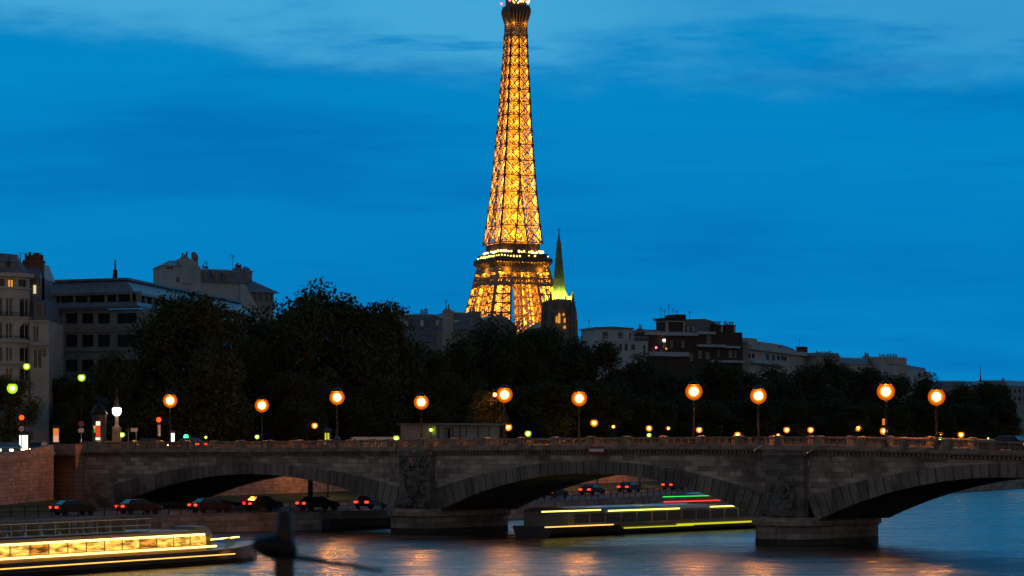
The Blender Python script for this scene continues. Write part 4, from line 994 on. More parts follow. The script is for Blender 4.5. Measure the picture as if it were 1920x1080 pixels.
for h in hp: window(wb, h, sb_, 'frame_dark', rev=.3)
m = MB(); m.prism([(xa - .4, zt_), (xa - .3, zt_ + .35), ((xa + xb) / 2, zt_ + .55), (xb + .2, zt_ + .25), (xb + .2, zt_)], 1.2, 12.4); m.build('roof', 'slate', wb)
m = MB()
for k in range(30): x = L8 * k / 29; m.beam((x, -.1, zt8), (x, -.1, zt8 + 1), .05)
m.beam((0, -.1, zt8 + 1), (L8, -.1, zt8 + 1), .07); m.build('balcony_rail', 'frame_white', wb)
aerial(wb, f8.sx(1117), 5, f8.z(1117, 618), 2.6); chimney(wb, f8.sx(1196), f8.sx(1204), 5, 6, zt8, f8.z(1200, 622), 2, 'facade_grey')
m = MB(); m.box(f8.sx(1188), f8.sx(1213), -.9, -.02, f8.z(1200, 668), f8.z(1200, 664)); m.build('balcony', 'facade_white', wb)

f9 = Fac(1210, 625, 1306, 632)
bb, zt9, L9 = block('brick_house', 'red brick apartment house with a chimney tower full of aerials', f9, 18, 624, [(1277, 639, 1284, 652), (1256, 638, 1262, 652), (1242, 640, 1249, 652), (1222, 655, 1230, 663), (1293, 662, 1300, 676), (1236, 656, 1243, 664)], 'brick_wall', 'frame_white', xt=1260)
m = MB(); m.box(-.2, L9 + .2, -.7, -.02, f9.z(1260, 629), f9.z(1260, 622.5)); m.box(-.2, f9.sx(1290), -.6, -.02, f9.z(1250, 668), f9.z(1250, 660)); m.build('cornice', 'facade_white', bb)
m = MB(); m.box(f9.sx(1254), f9.sx(1287), 1, 6, zt9, f9.z(1270, 600)); tb = m.build('chimney_tower', 'brick_wall', bb)
m = MB(); m.box(f9.sx(1253), f9.sx(1288), .8, 6.2, f9.z(1270, 603.5), f9.z(1270, 601)); 
for x_ in (1254, 1285): m.box(f9.sx(x_) - .02, f9.sx(x_ + 3), .9, 1.6, zt9, f9.z(1270, 600.9))
m.build('quoins', 'facade_warm', tb)
m = MB(); m.box(f9.sx(1250), f9.sx(1289), .6, 6.4, f9.z(1270, 600), f9.z(1270, 596)); m.box(f9.sx(1272), f9.sx(1289), .7, 6.3, f9.z(1270, 596), f9.z(1270, 589)); m.build('tower_cap', 'dark_iron', tb)
for x_, h_ in ((1251, 2.8), (1258, 2.0), (1266, 3.4), (1274, 2.4), (1281, 2.0)): aerial(tb, f9.sx(x_), 3, f9.z(1270, 596), h_)
m = MB(); m.box(f9.sx(1215), f9.sx(1250), 3, 12, zt9, f9.z(1230, 617)); m.build('roof_terrace', 'facade_grey', bb); chimney(bb, f9.sx(1215), f9.sx(1221), 4, 5, zt9, f9.z(1218, 615), 2)
sl = MB().ball((f9.sx(1241.5), -.9, f9.z(1241, 638.5)), .38, 8).build('wall_lamp', 'bulb_white', bb); MB().ball((f9.sx(1227), -.8, f9.z(1227, 652)), .28, 8).build('wall_lamp', 'spark_pink', bb); MB().ball((f9.sx(1246), -.8, f9.z(1246, 654)), .28, 8).build('wall_lamp', 'window_amber', bb)
f10 = Fac(1304, 632, 1392, 638)
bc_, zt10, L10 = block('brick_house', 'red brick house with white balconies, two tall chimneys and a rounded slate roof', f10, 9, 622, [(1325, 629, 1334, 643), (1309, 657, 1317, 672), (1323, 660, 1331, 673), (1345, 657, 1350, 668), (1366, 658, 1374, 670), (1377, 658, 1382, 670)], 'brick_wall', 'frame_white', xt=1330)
m = MB(); m.prism([(f10.sx(1286), zt10 - .5), (f10.sx(1287), f10.z(1300, 601)), (f10.sx(1296), f10.z(1300, 598)), (f10.sx(1330), f10.z(1330, 597)), (f10.sx(1343), f10.z(1343, 601)), (f10.sx(1352), f10.z(1350, 608)), (f10.sx(1356), zt10 - .5)], 2, 14); m.build('roof', 'slate', bc_)
for y0, y1, a, b in ((622, 627, 1305, 1338), (646, 651, 1305, 1357), (649, 653, 1357, 1384), (676, 680, 1330, 1392)): MB().box(f10.sx(a), f10.sx(b), -1.1, -.02, f10.z((a + b) / 2, y1), f10.z((a + b) / 2, y0)).build('balcony', 'facade_white', bc_)
for a, b in ((1341, 1358), (1363, 1382)):
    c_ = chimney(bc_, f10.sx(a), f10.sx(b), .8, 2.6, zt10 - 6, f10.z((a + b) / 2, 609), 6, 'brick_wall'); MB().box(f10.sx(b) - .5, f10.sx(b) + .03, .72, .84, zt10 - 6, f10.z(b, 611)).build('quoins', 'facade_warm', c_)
for a in (1294, 1304): MB().box(f10.sx(a), f10.sx(a + 3), 1.4, 1.98, f10.z(1300, 621), f10.z(1300, 612)).build('dormer', 'facade_white', bc_)
m = MB(); m.lathe([(cw(1), 0)], 3); m = MB(); m.lathe([(1.35, 0), (1.35, f10.z(1400, 645)), (1.6, f10.z(1400, 644)), (1.6, f10.z(1400, 641)), (.2, f10.z(1400, 639))], 12, (f10.sx(1398), 2, 0)); m.build('round_turret', 'facade_grey', bc_)
aerial(bc_, f10.sx(1316), 6, f10.z(1316, 597), 2.0)

f11 = Fac(1404, 640, 1522, 700)
lw_, zt11, L11 = block('long_apartments', 'long pale apartment range with a white roof band stepping down to the right', f11, 14, 655, [(1404, 663, 1408, 672), (1410, 663, 1415, 672), (1435, 664, 1442, 675), (1446, 665, 1453, 676), (1457, 667, 1462, 676), (1464, 668, 1475, 676)], 'facade_warm', 'frame_dark', xt=1404, nm=1)
m = MB(); zt_ = zt11; m.prism([(0, zt_), (L11, zt_), (L11, zt_ + .8), (0, zt_ + 1.3)], -.8, 14); m.build('roof_band', 'facade_white', lw_)
m = MB(); m.box(f11.sx(1418), f11.sx(1434), 2, 9, zt_, zt_ + 3.2); m.box(f11.sx(1438), f11.sx(1472), 2, 9, zt_, zt_ + 2.6); m.build('rooftop_rooms', 'facade_warm', lw_)
m = MB(); m.prism([(f11.sx(1474), zt_), (f11.sx(1480), zt_ + 2.6), (f11.sx(1500), zt_ + 2.0), (f11.sx(1521), zt_ + .4), (f11.sx(1521), zt_)], 2, 12); m.build('roof', 'slate', lw_)
chimney(lw_, f11.sx(1526), f11.sx(1534), 3, 5, 0, f11.z(1530, 650), 0, 'brick_wall'); chimney(lw_, f11.sx(1521), f11.sx(1527), 2.5, 4, 0, f11.z(1525, 660), 2, 'facade_warm'); aerial(lw_, f11.sx(1526), 4, f11.z(1526, 652), 2.5)
m = MB(); m.box(f11.sx(1405), f11.sx(1462), -1.2, -.02, f11.z(1430, 683), f11.z(1430, 678)); m.build('balcony', 'facade_white', lw_)
f12 = Fac(1536, 690, 1574, 695); gg, zt12, L12 = block('gabled_house', 'small pale house with a broad dark chimney stack and many pots', f12, 10, 668, [(1545, 672, 1548, 679), (1551, 672, 1554, 679)], 'facade_warm', 'frame_dark', xt=1550)
mansard(gg, -.3, L12 + .3, -.3, 10, zt12, zt12 + .9, .8, 'slate', .2); chimney(gg, f12.sx(1545), f12.sx(1573), 2, 4, 0, f12.z(1560, 664), 12, 'brick_wall')
f13 = Fac(1574, 705, 1660, 720); rr_, zt13, L13 = block('slate_range', 'low row of houses with a long bluish roof left of the cream gable', f13, 12, 683, [(1608, 688, 1614, 694), (1622, 688, 1628, 694), (1636, 688, 1642, 694)], 'facade_warm', 'frame_dark', xt=1620)
mansard(rr_, -.3, L13, -.3, 12, zt13, f13.z(1610, 672), 1.5, 'zinc', .4)
for a in (1584, 1588, 1640, 1644): chimney(rr_, f13.sx(a), f13.sx(a + 3), 3, 4, zt13, f13.z(a, 667), 2, 'facade_grey')
f14 = Fac(1640, 715, 1700, 722); cg, zt14, L14 = block('cream_house', 'tall cream house with a blank gable wall at the right end of the skyline', f14, 12, 670, [(1642, 684, 1648, 690), (1652, 684, 1656, 690)], 'facade_warm', 'frame_dark', xt=1680)
chimney(cg, f14.sx(1664), f14.sx(1699), 3, 4, zt14, f14.z(1680, 669), 12, 'facade_warm'); m = MB(); m.box(f14.sx(1641), f14.sx(1655), -2.5, -.02, 0, f14.z(1650, 681)); m.box(f14.sx(1656), f14.sx(1674), -2, -.02, 0, f14.z(1660, 684)); m.build('front_bays', 'facade_white', cg); MB().box(f14.sx(1655.5), f14.sx(1674.5), -2.2, 0, f14.z(1660, 684), f14.z(1660, 682.6)).build('bay_roof', 'slate', cg)
f15 = Fac(1701, 735, 1746, 760); sh_, zt15, L15 = block('stepped_houses', 'short pale houses stepping down right of the cream gable', f15, 10, 694, [(1722, 698, 1726, 706), (1732, 698, 1736, 706)], 'facade_white', 'frame_dark', xt=1712)
m = MB(); m.prism([(0, zt15), (L15, zt15 - 1.5), (L15 * .8, zt15 + 1.0), (0, zt15 + 1.4)], .5, 9); m.build('roof', 'slate', sh_); chimney(sh_, 0, f15.sx(1711), 1, 3, zt15, f15.z(1706, 684), 3, 'brick_wall')
f16 = Fac(1806, 800, 1882, 830); fb, zt16, L16 = block('distant_block', 'distant grey apartment block with a roof spike above the last trees', f16, 14, 727, [(1850 + k * 9, 731, 1854 + k * 9, 738) for k in range(4)] + [(1850 + k * 9, 745, 1854 + k * 9, 752) for k in range(4)], 'facade_grey', 'frame_dark', xt=1865)
mansard(fb, -.3, L16 + .2, -.3, 14, zt16, f16.z(1860, 718), 1.5, 'slate', .4); m = MB(); m.lathe([(.5, 0), (.15, 2.5), (.03, 6)], 6, (f16.sx(1866), 5, f16.z(1866, 718))); m.build('roof_spike', 'dark_iron', fb)
f17 = Fac(1888, 820, 1960, 850); fe, zt17, L17 = block('distant_block', 'distant grey apartment block cut by the right edge of the photo', f17, 14, 724, [(1892 + k * 9, 730, 1896 + k * 9, 737) for k in range(6)] + [(1892 + k * 9, 744, 1896 + k * 9, 751) for k in range(6)], 'facade_grey', 'frame_dark', xt=1905)
mansard(fe, -.3, L17, -.3, 14, zt17, f17.z(1905, 715), 1.5, 'slate', .4); chimney(fe, f17.sx(1897), f17.sx(1903), 3, 4, zt17, f17.z(1900, 714), 3, 'facade_grey')
f18 = Fac(1740, 900, 1830, 930); fg, zt18, L18 = block('distant_block', 'distant slate roofed block low behind the rightmost big lamp', f18, 14, 726, [], 'facade_grey', 'frame_dark', xt=1790); mansard(fg, 0, L18, -.3, 14, zt18, f18.z(1790, 717), 1.5, 'slate', .3)

# --- low white pavilion and small huts behind the balustrade
dp = 322
f20 = Fac(818, dp, 938, dp + 10)
pv_, ztp, Lp = block('pavilion', 'long low white panelled pavilion behind the balustrade right of the shield pier', f20, 6, 797, [(832, 802, 846, 822)], 'facade_grey', 'frame_dark', xt=880, nm=0)
m = MB(); m.box(-.4, Lp + .4, -.6, 6.4, ztp, ztp + .22); m.build('roof', 'zinc', pv_)
m = MB()
for a in (822, 848, 862, 874, 896, 917, 936): m.box(f20.sx(a) - .06, f20.sx(a) + .06, -.08, -.002, 0, ztp - .05)
m.build('panel_joints', 'frame_dark', pv_)
dk = 318; kb = thing('green_kiosk', 'small dark kiosk with greenish lit windows left of the parked vans', 'kiosk', (PX(613, dk), dk, GZ)); w_ = 12 / F * dk / 2
m = MB(); zk = PZ(808, dk) - GZ; m.box(-w_, w_, 0, 1.6, 0, .9); m.box(-w_, w_, 0, 1.6, zk - .25, zk); m.box(-w_, -w_ + .12, 0, 1.6, .9, zk - .25); m.box(w_ - .12, w_, 0, 1.6, .9, zk - .25); m.box(-.05, .05, 0, .1, .9, zk - .25); m.frustum((-w_ - .2, w_ + .2, -.2, 1.8), (-.1, .1, .7, .9), zk, zk + .5); m.build('cabin', 'frame_dark', kb)
MB().box(-w_ + .13, w_ - .13, .2, 1.4, .91, zk - .26).build('lit_interior', 'glow_olive', kb)

# ------------------------------------------------------------------ vehicles
def make_car(label, group, paint, loc, rz, tails=True, heads=False, van=False):
    c = thing('parked_van' if van else 'car', label, 'van' if van else 'car', loc, rz, group)
    m = MB()
    if van: P = [(-2.3, .35), (-2.3, 1.9), (-2.2, 2.1), (1.0, 2.1), (1.5, 1.3), (2.25, 1.05), (2.35, .35)]
    else: P = [(-2.1, .35), (-2.15, .75), (-2.0, .95), (-1.6, 1.0), (-1.1, 1.42), (.25, 1.45), (1.0, 1.0), (1.95, .85), (2.1, .6), (2.1, .35)]
    secs = [(-.85, .97, .02), (-.78, 1, 0), (.78, 1, 0), (.85, .97, .02)]
    n = len(P); vs = []; 
    for y, k, dz in secs:
        for x, z in P: vs.append((x * k, y * (1 - .18 * max(0, (z - 1.0)) / .45 * (0 if van else 1)), z - dz))
    fs = [tuple(range(n)), tuple(range(4 * n - 1, 3 * n - 1, -1))]
    for L in range(3):
        for i in range(n): fs.append((L * n + (i + 1) % n, L * n + i, (L + 1) * n + i, (L + 1) * n + (i + 1) % n))
    m._add(vs, fs); b = m.build('body', paint, c)
    m = MB()
    if van:
        m.hexa([(1.0, -.7, 2.0), (1.46, -.75, 1.33), (1.46, .75, 1.33), (1.0, .7, 2.0), (1.03, -.7, 2.04), (1.5, -.75, 1.36), (1.5, .75, 1.36), (1.03, .7, 2.04)])
        for y in (-.87, .87): MB().box(.2, 1.0, y - .012, y + .012, 1.25, 1.85).build('side_window', 'glass_dark', c)
    else:
        for y in (-1, 1): m = MB(); m.hexa([(-1.45, y * .835, 1.03), (.85, y * .835, 1.03), (.85, y * .86, 1.03), (-1.45, y * .86, 1.03), (-1.05, y * .70, 1.38), (.2, y * .70, 1.38), (.2, y * .73, 1.38), (-1.05, y * .73, 1.38)]); m.build('side_window', 'glass_dark', c)
        m = MB(); m.hexa([(-1.62, -.7, 1.03), (-1.12, -.6, 1.40), (-1.12, .6, 1.40), (-1.62, .7, 1.03), (-1.66, -.7, 1.05), (-1.16, -.6, 1.43), (-1.16, .6, 1.43), (-1.66, .7, 1.05)])
    m.build('windscreen' if van else 'rear_window', 'glass_dark', c)
    for x in (-1.35, 1.35):
        for y in (-.8, .8):
            w = MB(); w.lathe([(.02, -.1), (.31, -.1), (.33, -.07), (.33, .07), (.31, .1), (.02, .1)], 14); o = w.build('wheel', 'tyre', c); o.location = (x, y, .33); o.rotation_euler = (R(90), 0, 0)
    for y in (-.62, .62):
        MB().box(-2.22, -2.08, y - .2, y + .2, .68, .88).build('tail_light', 'tail_red' if tails else 'red_paint', c)
        MB().box(2.0 if not van else 2.25, 2.14 if not van else 2.38, y - .17, y + .17, .58, .74).build('headlight', 'head_lamp' if heads else 'steel', c)
    return c
# queue with brake lights on the lower quay, behind the railing
proto = None; path = dens(offs([(-41, 244.5), (-14.2, 264.5), (-2, 292)], -2.2), .5)
ql = ['rearmost car of the red lit queue, left of the dark arch', 'second car of the queue, entering the shadow of the left arch', 'third car of the queue, in the blackest part of the left arch', 'fourth car of the queue, under the crown of the left arch', 'fifth car of the queue, before the lit wall', 'sixth car of the queue, right of the dark post', 'seventh car of the queue, close to the shield pier', 'foremost car of the queue, half behind the shield pier']
for i in range(8):
    k = max(0, min(len(path) - 4, int(i * (len(path) - 24) / 7.4) + (0, 1, 3, 2, 1, 3, 1, 0)[i])); a, b = path[k], path[k + 2]; rz = math.atan2(b[1] - a[1], b[0] - a[0])
    if proto is None: proto = make_car(ql[0], 'cars on the lower quay', 'car_black', (a[0], a[1], QZ), rz)
    elif i == 1: proto2 = make_car(ql[1], 'cars on the lower quay', 'car_dark_red', (a[0], a[1], QZ), rz)
    else: dup(proto2 if i in (2, 5, 6) else proto, (a[0], a[1], QZ), rz, ql[i], scale=(1, 1, 1) if i % 3 else (.9, .96, 1.1))
rl = ['leftmost car with red lights on the far quay road through the middle arch', 'second car with red lights on the far quay road through the middle arch', 'third car with red lights on the far quay road through the middle arch', 'rightmost car with red lights on the far quay road beside the statue pier']
for i, (x, y) in enumerate(((1040, 922), (1110, 917), (1180, 912), (1262, 908))):
    d = (EYE - QZ - .8) * F / (y - HY); dup(proto, (PX(x, d), d, QZ), R(62), rl[i])
# cars on the left street and on the bridge
make_car('car with bright headlights on the street at the left edge of the photo', 'cars on the left street', 'car_grey', (PX(20, 268), 268, GZ + .01), R(-60), True, True)
make_car('third car with bright headlights at the left edge, seen just above the wall', 'cars on the left street', 'car_grey', (PX(4, 262), 262, GZ + .01), R(-70), True, True)
make_car('second car with bright headlights left of the white lit panel, nearer the wall', 'cars on the left street', 'car_black', (PX(66, 279), 279, GZ + .01), R(-75), True, True)
def bridge_car(x, t, label, rz=0, **k):
    s = SPX(x, t); p = BW(s, t); make_car(label, 'cars on the bridge', k.pop('paint', 'car_black'), (*p, zr(s) - 1.035), ang + rz, **k)
bridge_car(352, 4.2, 'dark car with red tail lights on the bridge below the green traffic light', R(180))
bridge_car(285, 7.6, 'dark car with amber lit headlights seen through the balustrade near the bridge end', 0, heads=True)
bridge_car(1885, 4.2, 'dark car with red lights on the bridge at the right edge', R(180))
for x, lb in ((674, 'left one of two white vans parked behind the balustrade'), (706, 'right one of two white vans parked behind the balustrade')):
    make_car(lb, 'parked white vans', 'car_white', (PX(x, 322), 322, GZ), R(195), False, False, True)

# ------------------------------------------------------------------ street furniture on the left plaza
def tl(label, x, y, d, lit, base=GZ, ped=False):
    o = thing('traffic_light', label, 'traffic light', (PX(x, d), d, base)); h = PZ(y, d) - base
    MB().tube([(0, .1, 0), (0, .1, h + .4)], .06, 8).build('pole', 'dark_iron', o)
    m = MB(); m.box(-.17, .17, -.12, .06, h - .78, h + .28); hs_ = m.build('signal_head', 'frame_dark', o)
    for k, c in enumerate(('red', 'amber', 'green')):
        on = c == lit; mm = MB(); mm.ball((0, -.14, h - k * .32 if lit != 'green' else h + (2 - k) * .32 - .64 + .64 - 0), .27 if on else .1, 10, 1, .5, 1)  # lit lens enlarged so its shape takes in the glow
        mm.build('lamp_lens', ('sig_' + c) if on else 'frame_dark', hs_, True)
    return o, h
o, h = tl('red traffic light on a post at the left edge above two road signs', 41, 783, 280, 'red')
m = MB(); m.lathe([(.36, 0), (.36, .02)], 20); r_ = m.build('no_turn_sign', 'red_paint', o); r_.location = (0, -.2, PZ(804, 280) - GZ); r_.rotation_euler = (R(90), 0, 0)
m = MB(); m.lathe([(.28, 0.021), (.28, .03)], 20); w_ = m.build('sign_face', 'white_paint', r_)
m = MB(); m.beam((-.08, -.14, .035), (-.08, .04, .035), .06, .01); m.beam((-.08, .04, .035), (.1, .04, .035), .06, .01); m.beam((.1, .13, .035), (.19, .04, .035), .05, .01); m.beam((.1, -.05, .035), (.19, .04, .035), .05, .01); m.build('turn_arrow', 'frame_dark', r_)
m = MB(); z = PZ(805, 280) - GZ; m.box(.42, 1.05, -.2, -.17, z - .22, z + .22); m.build('sign_plate', 'blue_paint', o)
tl('red traffic light on a white banded post by the bridge end', 298, 787, 284, 'red'); MB().tube([(PX(299, 284), 283.7, PZ(818, 284)), (PX(299, 284), 283.7, PZ(797, 284))], .16, 8).build('post_sleeve', 'white_paint', bpy.data.objects['traffic_light.001']).matrix_parent_inverse = Matrix.Translation(bpy.data.objects['traffic_light.001'].location).inverted()
tl('green traffic light above the car on the bridge end', 349, 819, 286, 'green')
def panel(name, label, x0, x1, y0, y1, d, mats, foot=True, rz=0):
    o = thing(name, label, 'panel', (PX((x0 + x1) / 2, d), d, GZ), rz); w = (x1 - x0) / F * d / 2; z0, z1 = PZ(y1, d) - GZ, PZ(y0, d) - GZ
    m = MB(); m.box(-w - .1, w + .1, 0, .28, z0 - .1, z1 + .12); m.box(-w * .5, w * .5, .03, .25, min(0, z0 - .2), z0 - .1); m.box(-w - .16, w + .16, -.05, .33, z1 + .12, z1 + .3); m.build('casing', 'frame_dark', o)
    n = len(mats)
    for i, mt in enumerate(mats):
        a = z1 - (z1 - z0) * i / n; b = z1 - (z1 - z0) * (i + 1) / n; MB().box(-w, w, -.02, -.001, b + .01, a - .01).build('lit_face', mt, o)
    return o
panel('advert_panel', 'bright white lit advert panel standing under the red traffic light', 41, 52, 816, 845, 273, ['panel_white'])
panel('advert_panel', 'narrow white lit side of a second advert panel left of the bright one', 36.5, 39.5, 816, 845, 273.5, ['panel_white'])
panel('info_panel', 'orange and pink lit information panel behind the reddish stone block', 100, 110, 803, 829, 284, ['panel_orange', 'panel_pink'])
panel('advert_panel', 'white lit panel behind the balustrade between the red and green traffic lights', 321, 327, 812, 828, 287, ['panel_white'])
# advertising column
dc = 288; ac = thing('advertising_column', 'dark round advertising column with a domed top and a lit red poster', 'advertising column', (PX(186, dc), dc, GZ)); rc = 13.5 / F * dc
zd = PZ(776, dc) - GZ
MB().lathe([(rc + .1, 0), (rc + .1, .4), (rc, .45), (rc, zd - .1)], 20).build('drum', 'frame_dark', ac)
m = MB(); m.lathe([(rc + .15, zd - .1), (rc + .15, zd + .05), (rc, zd + .3), (rc * .75, zd + .75), (rc * .3, zd + 1.05), (.1, zd + 1.15), (.05, zd + 1.5), (.01, zd + 1.8)], 20); m.build('dome', 'dark_iron', ac, True)
def arcpanel(a0, a1, z0, z1, mt, nm_='poster'):
    m = MB()
    for k in range(6):
        t0, t1 = a0 + (a1 - a0) * k / 6, a0 + (a1 - a0) * (k + 1) / 6; m.quad(*[((rc + .02) * math.sin(t), -(rc + .02) * math.cos(t), z) for t, z in ((t0, z0), (t1, z0), (t1, z1), (t0, z1))])
    m.build(nm_, mt, ac)
zz = lambda y: PZ(y, dc) - GZ
arcpanel(-.28, .28, zz(818), zz(799), 'poster_red'); arcpanel(-.3, .3, zz(798), zz(790), 'poster_white'); arcpanel(-.35, .3, zz(825), zz(820), 'poster_white'); arcpanel(-.62, -.36, zz(811), zz(805), 'poster_green'); arcpanel(-.7, -.36, zz(804), zz(798), 'panel_pink')
light_child('poster_lamp', ac, (0, -rc - .6, zz(825)), (1, .9, .6), 25, .1)
# lantern column
dl = 290; lc = thing('lantern_column', 'stone pillar carrying a white glowing bowl lantern with a spike on top', 'lantern', (PX(219, dl), dl, GZ)); zl_ = lambda y: PZ(y, dl) - GZ
m = MB(); m.box(-.45, .45, -.4, .4, 0, zl_(800)); m.box(-.55, .55, -.5, .5, 0, .3); m.lathe([(.3, zl_(800)), (.22, zl_(795)), (.2, zl_(781)), (.3, zl_(780))], 10); m.build('pillar', 'trim_stone', lc)
g = MB().lathe([(.2, zl_(780)), (.42, zl_(777)), (.5, zl_(774)), (.52, zl_(765.5)), (.3, zl_(764))], 16).build('bowl', 'bulb_white', lc, True)
MB().lathe([(.4, zl_(764)), (.3, zl_(760)), (.22, zl_(750)), (.06, zl_(742)), (.03, zl_(728))], 10).build('spike', 'bronze', lc)
light_child('lantern_light', lc, (0, -1.2, zl_(772)), (1, .95, .75), 60, .3)
# road signs
sg = thing('road_sign', 'round road sign above a small pale plate left of the advertising column', 'sign', (PX(152, 286), 286, GZ)); z = PZ(795, 286) - GZ
MB().tube([(0, .05, 0), (0, .05, z + .3)], .04, 6).build('pole', 'steel', sg); o = MB().lathe([(.34, 0), (.34, .03)], 18).build('round_plate', 'red_paint', sg); o.rotation_euler = (R(90), 0, 0); o.location = (0, 0, z); o2_ = MB().lathe([(.24, .031), (.24, .036)], 18).build('plate_face', 'blue_paint', o)
MB().box(-.3, .3, -.02, .01, z - .95, z - .5).build('lower_plate', 'white_paint', sg)
sg = thing('road_sign', 'wide pale direction sign right of the white lantern column', 'sign', (PX(248, 288), 288, GZ)); z = PZ(806, 288) - GZ
MB().box(-.15, .6, -.03, 0, z - .22, z + .22).build('plate', 'cloth_white', sg); MB().box(-.7, -.2, -.03, 0, z - .15, z + .2).build('small_plate', 'frame_dark', sg); m = MB(); m.tube([(.45, .05, 0), (.45, .05, z)], .05, 6); m.tube([(-.45, .05, 0), (-.45, .05, z)], .05, 6); m.build('posts', 'steel', sg)
# pedestrian by the end of the wall
pd = 277; P_ = thing('person', 'pedestrian in a pale top and dark trousers standing by the curved quay wall', 'person', (PX(83, pd), pd, GZ))
def skin(name, mat, pts, edges, rad, root=0):
    me = bpy.data.meshes.new(name); me.from_pydata(pts, edges, []); o = bpy.data.objects.new(name, me); COL.objects.link(o); o.parent = P_; me.materials.append(MATS[mat])
    md = o.modifiers.new('skin', 'SKIN'); 
    for i, r in enumerate(rad): me.skin_vertices[0].data[i].radius = (r, r)
    me.skin_vertices[0].data[root].use_root = True; sd = o.modifiers.new('smooth', 'SUBSURF'); sd.levels = 1; sd.render_levels = 1; return o
def need_skin(me): pass
pts = [(0, 0, .95), (0, 0, 1.2), (0, 0, 1.42), (0, 0, 1.52), (0, -.02, 1.64), (0, 0, 1.74), (.2, 0, 1.4), (.27, -.03, 1.12), (.27, -.12, .9), (-.2, 0, 1.4), (-.27, -.03, 1.12), (-.27, -.12, .9), (.1, 0, .9), (.11, -.02, .5), (.11, .02, .08), (.11, -.14, .04), (-.1, 0, .9), (-.11, .05, .5), (-.11, .1, .08), (-.11, -.06, .04)]
ed = [(0, 1), (1, 2), (2, 3), (3, 4), (4, 5), (2, 6), (6, 7), (7, 8), (2, 9), (9, 10), (10, 11), (0, 12), (12, 13), (13, 14), (14, 15), (0, 16), (16, 17), (17, 18), (18, 19)]
def add_skin(name, mat, idx, rad):
    remap = {k: i for i, k in enumerate(idx)}; me = bpy.data.meshes.new(name); me.from_pydata([pts[k] for k in idx], [(remap[a], remap[b]) for a, b in ed if a in remap and b in remap], []); me.materials.append(MATS[mat])
    o = bpy.data.objects.new(name, me); COL.objects.link(o); o.parent = P_; o.modifiers.new('skin', 'SKIN')
    if not me.skin_vertices: me.attributes.new  # the modifier adds the layer
    bm = bmesh.new(); bm.from_mesh(me); lay = bm.verts.layers.skin.verify(); bm.verts.ensure_lookup_table()
    for i, r in enumerate(rad): bm.verts[i][lay].radius = (r, r)
    bm.verts[0][lay].use_root = True; bm.to_mesh(me); bm.free(); sd = o.modifiers.new('smooth', 'SUBSURF'); sd.levels = 1; sd.render_levels = 1
add_skin('body', 'skin', list(range(20)), [.14, .13, .14, .05, .09, .08, .06, .045, .035, .06, .045, .035, .085, .06, .04, .035, .085, .06, .04, .035])
add_skin('pale_top', 'cloth_white', [0, 1, 2, 6, 7, 9, 10], [.17, .165, .17, .085, .07, .085, .07]); add_skin('dark_trousers', 'cloth_dark', [0, 12, 13, 14, 16, 17, 18], [.16, .11, .085, .07, .11, .085, .07])
MB().ball((0, .02, 1.72), .115, 10, .95, 1.05, .9).build('hair', 'hair', P_, True)

# ------------------------------------------------------------------ boats
def hull(L, B, z0, z1, n=18):
    m = MB(); S = []
    for i in range(n + 1):
        f = i / n; x = -L / 2 + L * f; k = 1 - max(0, (f - .82) / .18) ** 2.2; k *= 1 - .25 * max(0, (.08 - f) / .08); k = max(k, .03); sh = .35 * max(0, (f - .75) / .25) ** 2
        S.append([(x, -B / 2 * k, z1 + sh), (x, -B / 2 * k * .92, z0 + .3), (x, -B / 2 * k * .6, z0 - .4), (x, B / 2 * k * .6, z0 - .4), (x, B / 2 * k * .92, z0 + .3), (x, B / 2 * k, z1 + sh)])
    vs = [p for s in S for p in s]; fs = []
    for i in range(n):
        for j in range(6): fs.append((i * 6 + j, i * 6 + (j + 1) % 6, (i + 1) * 6 + (j + 1) % 6, (i + 1) * 6 + j))
    fs.append((0, 1, 2, 3, 4, 5)); fs.append(tuple(n * 6 + j for j in range(6))); return m._add(vs, fs)
# tour boat at the lower left, golden lit saloon
bx0, by0, bx1, by1 = -42.3, 150.5, -17.6, 194
bl_ = math.hypot(bx1 - bx0, by1 - by0); rzb = math.atan2(by1 - by0, bx1 - bx0)
tb_ = thing('tour_boat', 'long river tour boat with a golden lit glass saloon at the lower left', 'boat', ((bx0 + bx1) / 2 - 2.0, (by0 + by1) / 2 + 1.3, 0), rzb)
hl = hull(bl_, 6.0, 0, 1.0).build('hull', 'hull_grey', tb_)
m = MB()
for y in (-1, 1): m.box(-bl_ / 2 + .5, bl_ * .33, y * 3.02 - .05, y * 3.02 + .05, .55, .72)
m.build('rubbing_strake', 'boat_wood', hl)
Ls, Le = -bl_ / 2 + 1, bl_ * .30
m = MB(); m.box(Ls, Le, -2.7, 2.7, 1.0, 1.42); m.frustum((Ls, Le, -2.78, 2.78), (Ls + .2, Le - .6, -2.4, 2.4), 2.12, 2.50)
NWIN = 20
for k in range(NWIN + 1):
    x = Ls + (Le - Ls) * k / NWIN
    for y in (-2.7, 2.62): m.box(x - .035, x + .035, y, y + .08, 1.42, 2.12)
sal = m.build('saloon', 'boat_wood', tb_)
for k in range(NWIN):
    a, b = Ls + (Le - Ls) * k / NWIN + .04, Ls + (Le - Ls) * (k + 1) / NWIN - .04
    gm = 'boat_glow' if k % 6 != 4 else 'boat_glow_soft'
    for y in (-2.66, 2.64): MB().box(a, b, y, y + .02, 1.43, 2.11).build('saloon_window', gm, sal)
